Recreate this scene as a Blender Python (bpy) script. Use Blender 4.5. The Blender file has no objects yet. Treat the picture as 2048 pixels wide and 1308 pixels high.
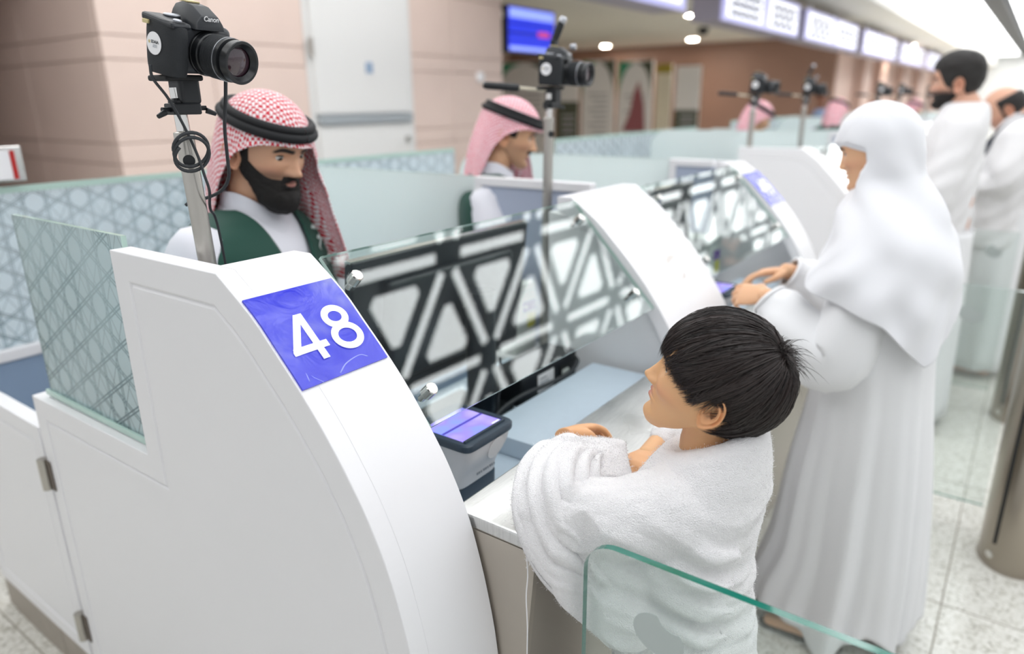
import bpy, bmesh, math, random
import numpy as np
from mathutils import Vector, Matrix, Euler, noise as mnoise

random.seed(7); RNG = np.random.default_rng(7)
scene = bpy.context.scene
col = scene.collection
PI = math.pi

# ------------------------------------------------------------------ camera
CAM_H = 1.6
pitch, roll, yaw = math.radians(17.725), math.radians(-0.617), math.radians(36.22)
h = Vector((math.cos(yaw), math.sin(yaw), 0)); r = Vector((math.sin(yaw), -math.cos(yaw), 0)); u = Vector((0, 0, 1))
fw = math.cos(pitch) * h - math.sin(pitch) * u
up = math.sin(pitch) * h + math.cos(pitch) * u
r2 = math.cos(roll) * r + math.sin(roll) * up
up2 = -math.sin(roll) * r + math.cos(roll) * up
cd = bpy.data.cameras.new('camera'); cam = bpy.data.objects.new('camera', cd); col.objects.link(cam)
M4 = Matrix((r2, up2, -fw)).transposed().to_4x4(); M4.translation = Vector((0, 0, CAM_H)); cam.matrix_world = M4
cd.sensor_width = 36; cd.lens = 1407 / 2048 * 36; cd.clip_start = 0.05; cd.clip_end = 300
cd.dof.use_dof = True; cd.dof.focus_distance = 1.13; cd.dof.aperture_fstop = 1.7
scene.camera = cam

# ------------------------------------------------------------------ world and view
w = bpy.data.worlds.new('hall_ambient'); scene.world = w; w.use_nodes = True
w.node_tree.nodes['Background'].inputs[0].default_value = (0.93, 0.96, 1.0, 1)
w.node_tree.nodes['Background'].inputs[1].default_value = 0.98
vs = scene.view_settings
vs.view_transform = 'Standard'; vs.look = 'None'; vs.gamma = 1; vs.use_curve_mapping = False
vs.exposure = -0.12
PANEL_LIGHT = 5.3          # radiance of the luminous ceiling panels
EXTRA = {}

# ------------------------------------------------------------------ materials
MATS = {}
def lin(c):
    if isinstance(c, str):
        c = c.lstrip('#'); c = [int(c[i:i + 2], 16) / 255 for i in (0, 2, 4)]
    return tuple(((x / 12.92) if x <= 0.04045 else ((x + 0.055) / 1.055) ** 2.4) for x in c)
class NT:
    def __init__(s, name):
        s.m = bpy.data.materials.new(name); s.m.use_nodes = True; s.t = s.m.node_tree; s.t.nodes.clear()
        s.out = s.t.nodes.new('ShaderNodeOutputMaterial')
    def n(s, typ, **kw):
        nd = s.t.nodes.new(typ)
        for k, v in kw.items():
            if k.startswith('i_'):
                key = k[2:]; key = int(key) if key.isdigit() else key.replace('_', ' ')
                if hasattr(v, 'is_output') or isinstance(v, bpy.types.NodeSocket): s.t.links.new(v, nd.inputs[key])
                else: nd.inputs[key].default_value = v
            else: setattr(nd, k, v)
        return nd
    def link(s, a, b): s.t.links.new(a, b)
    def math(s, op, a, b=None, c=None):
        nd = s.t.nodes.new('ShaderNodeMath'); nd.operation = op
        for i, v in enumerate((a, b, c)):
            if v is None: continue
            if isinstance(v, bpy.types.NodeSocket): s.t.links.new(v, nd.inputs[i])
            else: nd.inputs[i].default_value = v
        return nd.outputs[0]
    def ramp(s, fac, stops):
        nd = s.t.nodes.new('ShaderNodeValToRGB'); s.t.links.new(fac, nd.inputs[0])
        e = nd.color_ramp.elements
        while len(e) < len(stops): e.new(0.5)
        for el, (p, c) in zip(e, stops): el.position = p; el.color = tuple(c) + (1,) if len(c) == 3 else c
        return nd.outputs[0]
    def mixc(s, fac, a, b):
        nd = s.t.nodes.new('ShaderNodeMix'); nd.data_type = 'RGBA'
        for key, v in ((0, fac), (6, a), (7, b)):
            if isinstance(v, bpy.types.NodeSocket): s.t.links.new(v, nd.inputs[key])
            else: nd.inputs[key].default_value = v if key == 0 else (tuple(v) + (1,) if len(v) == 3 else v)
        return nd.outputs[2]
    def done(s, sh, key):
        s.t.links.new(sh, s.out.inputs[0]); MATS[key] = s.m; return s.m
def schlick(t, f0):
    g = t.n('ShaderNodeNewGeometry'); d = t.n('ShaderNodeVectorMath', operation='DOT_PRODUCT', i_0=g.outputs['Normal'], i_1=g.outputs['Incoming'])
    c = t.math('SUBTRACT', 1.0, t.math('MINIMUM', t.math('ABSOLUTE', d.outputs['Value']), 1.0))
    return t.math('ADD', t.math('MULTIPLY', t.math('POWER', c, 5.0), 1 - f0), f0)
def pmat(key, colr, rough=0.5, metal=0.0, spec=0.5, noise=None, bump=None, emit=None, emitc=None, coat=0, sheen=0, sss=0, trans=0):
    """principled; noise=(scale, amount) varies colour, bump=(scale, strength, dist)"""
    t = NT(key); c = lin(colr); b = t.n('ShaderNodeBsdfPrincipled')
    b.inputs['Base Color'].default_value = c + (1,); b.inputs['Roughness'].default_value = rough
    b.inputs['Metallic'].default_value = metal; b.inputs['Specular IOR Level'].default_value = spec
    if coat: b.inputs['Coat Weight'].default_value = coat; b.inputs['Coat Roughness'].default_value = 0.1
    if sheen: b.inputs['Sheen Weight'].default_value = sheen; b.inputs['Sheen Roughness'].default_value = 0.5
    if sss: b.inputs['Subsurface Weight'].default_value = sss; b.inputs['Subsurface Radius'].default_value = (0.012, 0.004, 0.002); b.inputs['Subsurface Scale'].default_value = 1
    tc = t.n('ShaderNodeTexCoord')
    if noise:
        nz = t.n('ShaderNodeTexNoise', i_Vector=tc.outputs['Object'], i_Scale=noise[0], i_Detail=4.0)
        k = noise[1]
        cc = t.mixc(nz.outputs['Fac'], tuple(x * (1 - k) for x in c), tuple(min(1, x * (1 + k)) for x in c)); t.link(cc, b.inputs['Base Color'])
    if bump:
        nb = t.n('ShaderNodeTexNoise', i_Vector=tc.outputs['Object'], i_Scale=bump[0], i_Detail=3.0)
        bp = t.n('ShaderNodeBump', i_Strength=bump[1], i_Distance=bump[2], i_Height=nb.outputs['Fac']); t.link(bp.outputs[0], b.inputs['Normal'])
    if emit:
        b.inputs['Emission Strength'].default_value = emit; b.inputs['Emission Color'].default_value = lin(emitc or colr) + (1,)
    return t.done(b.outputs[0], key)

def glass_mat(key, tint, f0=0.045, rough=0.0, haze=0.0, hazec='#dfeeee', tr=1.0):
    """thin pane: fresnel reflection over tinted see-through, with optional diffuse haze"""
    t = NT(key)
    f = schlick(t, f0)
    a = t.n('ShaderNodeBsdfTransparent'); a.inputs[0].default_value = lin(tint) + (1,)
    g = t.n('ShaderNodeBsdfGlossy'); g.inputs['Roughness'].default_value = rough
    base = a.outputs[0]
    if haze:
        d = t.n('ShaderNodeBsdfDiffuse'); d.inputs[0].default_value = lin(hazec) + (1,)
        mx = t.n('ShaderNodeMixShader'); mx.inputs[0].default_value = haze; t.link(base, mx.inputs[1]); t.link(d.outputs[0], mx.inputs[2]); base = mx.outputs[0]
    m = t.n('ShaderNodeMixShader'); t.link(f, m.inputs[0]); t.link(base, m.inputs[1]); t.link(g.outputs[0], m.inputs[2])
    return t.done(m.outputs[0], key)

def frost_mat(key, c, see=0.12):
    t = NT(key)
    d = t.n('ShaderNodeBsdfDiffuse'); d.inputs[0].default_value = lin(c) + (1,)
    tl = t.n('ShaderNodeBsdfTranslucent'); tl.inputs[0].default_value = lin(c) + (1,)
    m1 = t.n('ShaderNodeMixShader'); m1.inputs[0].default_value = 0.5; t.link(d.outputs[0], m1.inputs[1]); t.link(tl.outputs[0], m1.inputs[2])
    a = t.n('ShaderNodeBsdfTransparent'); a.inputs[0].default_value = lin('#d8ecea') + (1,)
    m2 = t.n('ShaderNodeMixShader'); m2.inputs[0].default_value = see; t.link(m1.outputs[0], m2.inputs[1]); t.link(a.outputs[0], m2.inputs[2])
    f = schlick(t, 0.03); g = t.n('ShaderNodeBsdfGlossy'); g.inputs['Roughness'].default_value = 0.25
    m3 = t.n('ShaderNodeMixShader'); t.link(f, m3.inputs[0]); t.link(m2.outputs[0], m3.inputs[1]); t.link(g.outputs[0], m3.inputs[2])
    return t.done(m3.outputs[0], key)

def pattern_glass(key, axis, cell, film, ink_clear=0.85, see=0.25, tint='#cfe6e6'):
    """glass with a printed geometric film: whitish film pieces parted by clear double lines. axis 'Y' or 'X' runs along the pane"""
    t = NT(key)
    tc = t.n('ShaderNodeTexCoord'); sp = t.n('ShaderNodeSeparateXYZ', i_0=tc.outputs['Object'])
    U = t.math('DIVIDE', sp.outputs[1 if axis == 'Y' else 0], cell); V = t.math('DIVIDE', sp.outputs[2], cell)
    def fam(ax, ay, off, wd, gap):
        s = t.math('ADD', t.math('ADD', t.math('MULTIPLY', U, ax), t.math('MULTIPLY', V, ay)), off)
        f = t.math('ABSOLUTE', t.math('SUBTRACT', t.math('FRACT', s), 0.5))
        d = t.math('ABSOLUTE', t.math('SUBTRACT', f, gap))
        return t.math('LESS_THAN', d, wd)
    fs = [fam(1.0, 0.0, 0.0, 0.028, 0.055), fam(0.5, 0.866, 0.25, 0.028, 0.055), fam(-0.5, 0.866, 0.25, 0.028, 0.055),
          fam(1.0, 0.577, 0.5, 0.02, 0.0), fam(1.0, -0.577, 0.5, 0.02, 0.0)]
    mk = fs[0]
    for f in fs[1:]: mk = t.math('MAXIMUM', mk, f)
    # film is broken up: some patches of lines stay clear, others are nearly hidden
    nz = t.n('ShaderNodeTexNoise', i_Vector=tc.outputs['Object'], i_Scale=0.9 / cell * 0.25, i_Detail=2.0)
    amt = t.ramp(nz.outputs['Fac'], [(0.3, (0.35,) * 3), (0.65, (1,) * 3)])
    mk = t.math('MULTIPLY', t.math('MULTIPLY', mk, ink_clear), amt)
    see_f = t.math('ADD', t.math('MULTIPLY', mk, 1 - see), see)
    d = t.n('ShaderNodeBsdfDiffuse'); d.inputs[0].default_value = lin(film) + (1,)
    tl = t.n('ShaderNodeBsdfTranslucent'); tl.inputs[0].default_value = lin(film) + (1,)
    m1 = t.n('ShaderNodeMixShader'); m1.inputs[0].default_value = 0.45; t.link(d.outputs[0], m1.inputs[1]); t.link(tl.outputs[0], m1.inputs[2])
    a = t.n('ShaderNodeBsdfTransparent'); a.inputs[0].default_value = lin(tint) + (1,)
    m2 = t.n('ShaderNodeMixShader'); t.link(see_f, m2.inputs[0]); t.link(m1.outputs[0], m2.inputs[1]); t.link(a.outputs[0], m2.inputs[2])
    f = schlick(t, 0.035); g = t.n('ShaderNodeBsdfGlossy'); g.inputs['Roughness'].default_value = 0.02
    m3 = t.n('ShaderNodeMixShader'); t.link(f, m3.inputs[0]); t.link(m2.outputs[0], m3.inputs[1]); t.link(g.outputs[0], m3.inputs[2])
    return t.done(m3.outputs[0], key)

pmat('white', '#ebeaec', 0.38, noise=(6, 0.012))
pmat('white_matt', '#ecebec', 0.6)
pmat('groove', '#c9c6c4', 0.6)
pmat('plinth', '#a39a8e', 0.55, noise=(25, 0.12))
pmat('seam', '#6b6259', 0.8)
pmat('blue_laminate', '#c3d1de', 0.35, noise=(30, 0.04))
pmat('blue_grey', '#aab4c8', 0.5)
pmat('slate_blue', '#8ea3bd', 0.5)
pmat('black', '#15181c', 0.4)
pmat('black_matt', '#101113', 0.6)
pmat('monitor_black', '#0f1720', 0.3)
pmat('dark_slate', '#3a4754', 0.35)
pmat('scanner_grey', '#dcdada', 0.4)
pmat('pale_disc', '#e6e4e3', 0.5)
pmat('print_grey', '#8d929a', 0.6)
pmat('paper', '#efeef0', 0.7)
pmat('box_grey', '#cfd2cd', 0.5)
pmat('purple', '#6b3fa0', 0.5)
pmat('yellow', '#d8cf3a', 0.5)
pmat('red', '#b5221f', 0.5)
pmat('chrome', '#d8d6d2', 0.16, metal=1.0)
pmat('satin_steel', '#b9b5ae', 0.32, metal=1.0, noise=(40, 0.05))
pmat('post_steel', '#a89f93', 0.28, metal=1.0, noise=(3, 0.1))
pmat('camera_black', '#23262b', 0.45, bump=(900, 0.25, 0.0004))
pmat('camera_grip', '#1b1e22', 0.65, bump=(700, 0.5, 0.0008))
pmat('lens_black', '#17191c', 0.35)
pmat('dial_silver', '#b8bac0', 0.35, metal=0.8)
pmat('brass', '#cdbd8d', 0.4, metal=0.4)
pmat('lens_glass', '#3a2730', 0.05, coat=1)
pmat('cable', '#2a2d31', 0.5)
pmat('sign_white', '#fdfdff', 0.35, emit=0.25)
pmat('glass_edge', '#1f7464', 0.12, coat=1)
pmat('glass_edge_pale', '#b9d3c9', 0.15)
pmat('decal', '#b3bcba', 0.7)
pmat('residue', '#d9d4d0', 0.8, noise=(60, 0.08))
pmat('smear', '#8f98f2', 0.2, coat=0.6)
glass_mat('shield_glass', '#f4f9f7', f0=0.075)
glass_mat('wing_glass', '#fafdfc', f0=0.04, haze=0.03, hazec='#d5eae4')
frost_mat('frosted', '#f8fefd', 0.08)
pattern_glass('film_side', 'Y', 0.062, '#dfecee', 0.8, 0.14, '#7fa3aa')
pattern_glass('film_rear', 'X', 0.066, '#eef6fa', 0.85, 0.14, '#b9cdd6')

# blue number plate under wrinkled clear film
t = NT('sign_blue'); b = t.n('ShaderNodeBsdfPrincipled'); tc = t.n('ShaderNodeTexCoord')
nz = t.n('ShaderNodeTexNoise', i_Vector=tc.outputs['Object'], i_Scale=9.0, i_Detail=3.0)
cc = t.ramp(nz.outputs['Fac'], [(0.36, lin('#3539cb')), (0.52, lin('#454ad0')), (0.62, lin('#6468cf')), (0.75, lin('#8b8fd2'))])
t.link(cc, b.inputs['Base Color']); b.inputs['Roughness'].default_value = 0.18
nb = t.n('ShaderNodeTexNoise', i_Vector=tc.outputs['Object'], i_Scale=14.0, i_Detail=3.0, i_Distortion=1.5)
bp = t.n('ShaderNodeBump', i_Strength=0.35, i_Distance=0.006, i_Height=nb.outputs['Fac']); t.link(bp.outputs[0], b.inputs['Normal'])
b.inputs['Emission Color'].default_value = lin('#3236d8') + (1,); b.inputs['Emission Strength'].default_value = 0.06
t.done(b.outputs[0], 'sign_blue')

# brushed steel worktop
t = NT('steel_top'); b = t.n('ShaderNodeBsdfPrincipled'); tc = t.n('ShaderNodeTexCoord')
mp = t.n('ShaderNodeMapping', i_Vector=tc.outputs['Object']); mp.inputs['Scale'].default_value = (6, 60, 6)
nz = t.n('ShaderNodeTexNoise', i_Vector=mp.outputs[0], i_Scale=4.0, i_Detail=5.0)
n2 = t.n('ShaderNodeTexNoise', i_Vector=tc.outputs['Object'], i_Scale=7.0, i_Detail=3.0)
cc = t.ramp(nz.outputs['Fac'], [(0.3, lin('#cfcfcd')), (0.7, lin('#dededc'))]); t.link(cc, b.inputs['Base Color'])
t.link(t.ramp(n2.outputs['Fac'], [(0.3, (0.22,) * 3), (0.75, (0.42,) * 3)]), b.inputs['Roughness']); b.inputs['Metallic'].default_value = 1.0
t.done(b.outputs[0], 'steel_top')
# embossed front sheet: small raised bars in alternating diagonals
t = NT('tread_plate'); b = t.n('ShaderNodeBsdfPrincipled'); tc = t.n('ShaderNodeTexCoord'); sp = t.n('ShaderNodeSeparateXYZ', i_0=tc.outputs['Object'])
a = t.math('MULTIPLY', t.math('ADD', sp.outputs[0], sp.outputs[2]), 26.0); c2 = t.math('MULTIPLY', t.math('SUBTRACT', sp.outputs[0], sp.outputs[2]), 26.0)
ch = t.math('GREATER_THAN', t.math('MULTIPLY', t.math('SINE', t.math('MULTIPLY', a, PI / 2)), t.math('SINE', t.math('MULTIPLY', c2, PI / 2))), 0.0)
s1 = t.math('GREATER_THAN', t.math('SINE', t.math('MULTIPLY', a, 4 * PI)), 0.3); s2 = t.math('GREATER_THAN', t.math('SINE', t.math('MULTIPLY', c2, 4 * PI)), 0.3)
hh = t.math('ADD', t.math('MULTIPLY', s1, ch), t.math('MULTIPLY', s2, t.math('SUBTRACT', 1.0, ch)))
bp = t.n('ShaderNodeBump', i_Strength=0.6, i_Distance=0.0015, i_Height=hh); t.link(bp.outputs[0], b.inputs['Normal'])
b.inputs['Base Color'].default_value = lin('#b3aca2') + (1,); b.inputs['Metallic'].default_value = 0.7; b.inputs['Roughness'].default_value = 0.42
t.done(b.outputs[0], 'tread_plate')
pmat('steel_side', '#bdb5aa', 0.42, metal=0.75, noise=(9, 0.08))

# terrazzo floor with chips and thin joints
t = NT('terrazzo'); b = t.n('ShaderNodeBsdfPrincipled'); tc = t.n('ShaderNodeTexCoord')
v = t.n('ShaderNodeTexVoronoi', i_Vector=tc.outputs['Object'], i_Scale=110.0)
sp = t.n('ShaderNodeSeparateColor', i_0=v.outputs['Color'])
chips = t.ramp(sp.outputs[0], [(0.0, lin('#a9a79d')), (0.10, lin('#c3c1b7')), (0.28, lin('#d8d7cf')), (0.6, lin('#e2e1da')), (1.0, lin('#ecebe6'))])
n3 = t.n('ShaderNodeTexNoise', i_Vector=tc.outputs['Object'], i_Scale=2.2, i_Detail=3.0)
cc = t.mixc(t.math('MULTIPLY', n3.outputs['Fac'], 0.22), chips, lin('#cfcdc2'))
t.link(cc, b.inputs['Base Color']); b.inputs['Roughness'].default_value = 0.16; b.inputs['Specular IOR Level'].default_value = 0.5
t.done(b.outputs[0], 'terrazzo')
pmat('joint', '#9c978b', 0.8)
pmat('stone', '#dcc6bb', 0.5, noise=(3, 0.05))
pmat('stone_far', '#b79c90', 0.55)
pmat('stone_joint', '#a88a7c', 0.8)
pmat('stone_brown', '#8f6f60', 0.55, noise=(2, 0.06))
pmat('soffit', '#d6d2c8', 0.7)
pmat('fascia', '#dedbd6', 0.6)
pmat('end_wall', '#e9ebea', 0.8)
pmat('ceiling_dark', '#3b3d3e', 0.8)
pmat('beam_black', '#17191a', 0.6)
pmat('door_white', '#dedddb', 0.5)
pmat('door_strip', '#9aa0a4', 0.4)
pmat('downlight', '#fff6e6', 0.5, emit=260)
pmat('light_panel', '#ffffff', 0.5, emit=PANEL_LIGHT, emitc='#fbfdff')
pmat('sign_case', '#9b96a2', 0.5)
pmat('sign_frame', '#b5b3e2', 0.4, emit=0.30, emitc='#a9a7ee')
pmat('sign_screen', '#ffffff', 0.3, emit=0.55, emitc='#f3f4ff')
pmat('sign_text', '#5c5e80', 0.5)
pmat('tv_blue', '#2c3fe0', 0.3, emit=0.9, emitc='#2b3be4')
pmat('tv_pale', '#9fb0ff', 0.3, emit=1.0, emitc='#8fa2ff')
pmat('tv_dark', '#1a1f78', 0.3, emit=0.4, emitc='#1b1f86')
pmat('tv_red', '#d84a7a', 0.3, emit=0.7, emitc='#d84a8a')
pmat('poster', '#e2e0e0', 0.6)
pmat('poster_green', '#3b8f6c', 0.6)
pmat('poster_dark', '#4f5546', 0.6)
pmat('poster_cream', '#d9d1bd', 0.6)
pmat('poster_maroon', '#93565c', 0.6)
pmat('poster_olive', '#9c8a2c', 0.6)
pmat('poster_ink', '#a4a3a8', 0.6)

# ------------------------------------------------------------------ mesh helpers
class MB:
    def __init__(s): s.v = []; s.f = []; s.mi = []
    def add(s, verts, faces, mi=0):
        o = len(s.v); s.v += [tuple(map(float, p)) for p in verts]; s.f += [tuple(i + o for i in f) for f in faces]; s.mi += [mi] * len(faces); return s
    def box(s, x0, x1, y0, y1, z0, z1, mi=0):
        p = [(x, y, z) for z in (z0, z1) for y in (y0, y1) for x in (x0, x1)]
        return s.add(p, [(0, 2, 3, 1), (4, 5, 7, 6), (0, 1, 5, 4), (2, 6, 7, 3), (0, 4, 6, 2), (1, 3, 7, 5)], mi)
    def prism(s, poly, a0, a1, axis='x', mi=0, capmi=None):
        """polygon of (p,q) extruded along axis: x->(Y,Z), y->(X,Z), z->(X,Y)"""
        n = len(poly)
        def P(p, q, a): return (a, p, q) if axis == 'x' else ((p, a, q) if axis == 'y' else (p, q, a))
        vs_ = [P(p, q, a0) for p, q in poly] + [P(p, q, a1) for p, q in poly]
        o = len(s.v); s.v += vs_
        for i in range(n):
            j = (i + 1) % n; s.f.append((o + i, o + j, o + n + j, o + n + i)); s.mi.append(mi)
        cm = mi if capmi is None else capmi
        s.f.append(tuple(o + i for i in range(n))[::-1]); s.mi.append(cm); s.f.append(tuple(o + n + i for i in range(n))); s.mi.append(cm)
        return s
    def tube(s, path, rad, n=10, caps=True, mi=0):
        P = np.array(path, float); k = len(P); R_ = np.full(k, rad) if np.isscalar(rad) else np.array(rad, float)
        T = np.gradient(P, axis=0); T /= np.linalg.norm(T, axis=1)[:, None] + 1e-12
        a = np.array([0, 0, 1.0]) if abs(T[0][2]) < 0.9 else np.array([1.0, 0, 0])
        N = np.cross(T[0], a); N /= np.linalg.norm(N); vs_ = []
        for i in range(k):
            N = N - T[i] * (N @ T[i]); N /= np.linalg.norm(N) + 1e-12; B = np.cross(T[i], N)
            for j in range(n):
                th = 2 * PI * j / n; vs_.append(P[i] + R_[i] * (math.cos(th) * N + math.sin(th) * B))
        fs = [(i * n + j, i * n + (j + 1) % n, (i + 1) * n + (j + 1) % n, (i + 1) * n + j) for i in range(k - 1) for j in range(n)]
        if caps: fs += [tuple(range(n))[::-1], tuple((k - 1) * n + j for j in range(n))]
        return s.add(vs_, fs, mi)
    def cyl(s, p0, p1, r0, r1=None, n=24, mi=0): return s.tube([p0, p1], [r0, r0 if r1 is None else r1], n, True, mi)
    def lathe(s, prof, origin, axis, n=40, mi=0, caps=True):
        """prof: (distance along axis, radius)"""
        A = np.array(axis, float); A /= np.linalg.norm(A); a = np.array([0, 0, 1.0]) if abs(A[2]) < 0.9 else np.array([1.0, 0, 0])
        N = np.cross(A, a); N /= np.linalg.norm(N); B = np.cross(A, N); O = np.array(origin, float); vs_ = []
        for d, r_ in prof:
            for j in range(n):
                th = 2 * PI * j / n; vs_.append(O + A * d + r_ * (math.cos(th) * N + math.sin(th) * B))
        k = len(prof); fs = [(i * n + j, i * n + (j + 1) % n, (i + 1) * n + (j + 1) % n, (i + 1) * n + j) for i in range(k - 1) for j in range(n)]
        if caps: fs += [tuple(range(n))[::-1], tuple((k - 1) * n + j for j in range(n))]
        return s.add(vs_, fs, mi)
    def grid(s, G, closed_u=False, cap0=False, cap1=False, mi=0):
        """G[k][n] points; rows lofted; closed_u wraps each row"""
        G = np.array(G, float); k, n = G.shape[:2]; fs = []
        for i in range(k - 1):
            for j in range(n if closed_u else n - 1):
                fs.append((i * n + j, i * n + (j + 1) % n, (i + 1) * n + (j + 1) % n, (i + 1) * n + j))
        if cap0: fs.append(tuple(range(n))[::-1])
        if cap1: fs.append(tuple((k - 1) * n + j for j in range(n)))
        return s.add(G.reshape(-1, 3), fs, mi)
    def build(s, name, mat, parent=None, smooth=False, bevel=0, seg=2, angle=None, M=None):
        me = bpy.data.meshes.new(name)
        V = s.v if M is None else [tuple(M @ Vector(p)) for p in s.v]
        me.from_pydata(V, [], s.f)
        for m in (mat if isinstance(mat, (list, tuple)) else [mat]): me.materials.append(MATS[m])
        if len(me.polygons): me.polygons.foreach_set('material_index', s.mi[:len(me.polygons)])
        bm = bmesh.new(); bm.from_mesh(me); bmesh.ops.recalc_face_normals(bm, faces=bm.faces); bm.to_mesh(me); bm.free()
        if smooth: me.polygons.foreach_set('use_smooth', [True] * len(me.polygons))
        me.update()
        o = bpy.data.objects.new(name, me); col.objects.link(o)
        if parent is not None: o.parent = parent
        if bevel:
            b = o.modifiers.new('bevel', 'BEVEL'); b.width = bevel; b.segments = seg; b.limit_method = 'ANGLE'; b.angle_limit = math.radians(35); b.harden_normals = False
        if angle is not None and smooth:
            try: me.set_sharp_from_angle(angle=math.radians(angle))
            except Exception: pass
        return o
def tag(o, label=None, cat=None, group=None, kind=None):
    if label: o['label'] = label
    if cat: o['category'] = cat
    if group: o['group'] = group
    if kind: o['kind'] = kind
    return o
def empty(name, loc=(0, 0, 0), rz=0.0, label=None, cat=None, group=None):
    o = bpy.data.objects.new(name, None); col.objects.link(o); o.location = loc; o.rotation_euler = (0, 0, rz); o.empty_display_size = 0.05
    return tag(o, label, cat, group)
def text_mesh(name, s, size, mat, parent, M, extrude=0.0006, bold=0.0, align='CENTER'):
    cu = bpy.data.curves.new(name, 'FONT'); cu.body = s; cu.size = size; cu.extrude = extrude; cu.offset = bold
    cu.align_x = align; cu.align_y = 'CENTER'; cu.resolution_u = 6
    tmp = bpy.data.objects.new(name + '_tmp', cu); col.objects.link(tmp)
    dg = bpy.context.evaluated_depsgraph_get(); me = bpy.data.meshes.new_from_object(tmp.evaluated_get(dg)); bpy.data.objects.remove(tmp)
    me.transform(M); me.materials.clear(); me.materials.append(MATS[mat]); me.name = name
    o = bpy.data.objects.new(name, me); col.objects.link(o)
    if parent is not None: o.parent = parent
    return o
def basis(xd, yd, o):
    xd = Vector(xd).normalized(); yd = Vector(yd).normalized(); zd = xd.cross(yd).normalized(); yd = zd.cross(xd)
    m = Matrix((xd, yd, zd)).transposed().to_4x4(); m.translation = Vector(o); return m
def inset_poly(poly, d):
    """offset a closed polygon inwards by d (mitred)"""
    n = len(poly); A = sum(poly[i][0] * poly[(i + 1) % n][1] - poly[(i + 1) % n][0] * poly[i][1] for i in range(n)); sg = 1 if A > 0 else -1; out = []
    for i in range(n):
        p0, p1, p2 = (np.array(poly[(i + k) % n], float) for k in (-1, 0, 1))
        e1 = (p1 - p0) / np.linalg.norm(p1 - p0); e2 = (p2 - p1) / np.linalg.norm(p2 - p1)
        n1 = sg * np.array([-e1[1], e1[0]]); n2 = sg * np.array([-e2[1], e2[0]]); m = n1 + n2
        m = m / max(0.35, m @ m / 2 * 1.0) if m @ m > 1e-9 else n1
        k = (n1 + n2) / (1 + n1 @ n2) if 1 + n1 @ n2 > 0.1 else n1
        out.append(tuple(p1 + k * d))
    return out
def catmull(P, n):
    P = np.array(P, float); P = np.vstack([2 * P[0] - P[1], P, 2 * P[-1] - P[-2]]); out = []
    for i in range(1, len(P) - 2):
        for k in range(n):
            s_ = k / n; p0, p1, p2, p3 = P[i - 1:i + 3]
            out.append(0.5 * ((2 * p1) + (p2 - p0) * s_ + (2 * p0 - 5 * p1 + 4 * p2 - p3) * s_ ** 2 + (3 * p1 - p0 - 3 * p2 + p3) * s_ ** 3))
    out.append(P[-2]); return np.array(out)
# ================================================================== the setting
def struct(name, mb, mat, **k): return tag(mb.build(name, mat, **k), kind='structure')
fl = struct('floor', MB().box(-6, 60, -8, 16, -0.1, 0), 'terrazzo')
# floor joints (thin strips let into the terrazzo), every 0.9 m
mb = MB()
for i in range(-6, 40): mb.box(0.56 + i * 0.92 - 0.0025, 0.56 + i * 0.92 + 0.0025, -8, 16, -0.002, 0.0006)
for j in range(-8, 17): mb.box(-6, 40, 0.005 + j * 0.92 - 0.0025, 0.005 + j * 0.92 + 0.0025, -0.002, 0.0006)
o = mb.build('floor_joint', 'joint', fl); o['kind'] = 'stuff'

# stone block with its plant-room door
SY, SX0, SX1 = 5.0, 2.38, 6.70
st = struct('wall_stone', MB().box(SX0 + 0.02, SX1 - 0.02, SY + 0.02, 9, 0, 4.2), 'stone_joint')
def stone_slab(x0, x1, y0, y1, z0, z1): 
    MB().box(x0, x1, y0, y1, z0, z1).build('stone_panel', 'stone', st, bevel=0.004)
zs = [0, 0.62, 0.78, 1.22, 1.36, 1.895, 2.045, 2.6, 2.75, 3.3, 4.2]
g = 0.006
for za, zb in zip(zs[:-1], zs[1:]):
    for xa, xb in ((SX0, 3.15), (3.15, 4.0), (5.24, 5.85), (5.85, SX1)):
        stone_slab(xa + g / 2, xb - g / 2, SY, SY + 0.05, za + g / 2, zb - g / 2)
    for ya, yb in ((SY + 0.05, 6.2), (6.2, 7.6), (7.6, 9)):
        stone_slab(SX0, SX0 + 0.05, ya + g / 2, yb - g / 2, za + g / 2, zb - g / 2)
        stone_slab(SX1 - 0.05, SX1, ya + g / 2, yb - g / 2, za + g / 2, zb - g / 2)
dr = tag(MB().box(4.0, 5.24, SY - 0.005, SY + 0.05, 0, 3.3).build('door_1', 'door_white', bevel=0.004), kind='structure')
MB().box(4.05, 5.17, SY - 0.035, SY - 0.005, 1.52, 3.2).build('door_leaf', 'door_white', dr, bevel=0.004)
MB().box(4.05, 5.17, SY - 0.035, SY - 0.005, 0.02, 1.42).build('door_leaf', 'door_white', dr, bevel=0.004)
MB().box(4.05, 5.17, SY - 0.06, SY - 0.006, 1.43, 1.51).build('transom_strip', 'door_strip', dr, bevel=0.006)
for z in (0.9, 2.05, 2.55):
    MB().cyl((4.03, SY - 0.045, z - 0.07), (4.03, SY - 0.045, z + 0.07), 0.02, n=12).build('hinge', 'satin_steel', dr, smooth=True, angle=40)
hd = MB(); hd.cyl((5.1, SY - 0.035, 1.12), (5.1, SY - 0.1, 1.12), 0.022, n=14); hd.tube([(5.11, SY - 0.1, 1.12), (5.04, SY - 0.1, 1.12), (4.95, SY - 0.1, 1.115)], 0.012, 10)
hd.build('door_handle', 'brass', dr, smooth=True, angle=40)
MB().cyl((5.1, SY - 0.03, 1.27), (5.1, SY - 0.05, 1.27), 0.03, n=18).build('lock', 'satin_steel', dr, smooth=True, angle=40)
MB().box(4.62, 4.70, SY - 0.042, SY - 0.034, 1.86, 1.95).build('door_sticker', 'slate_blue', dr)
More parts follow.
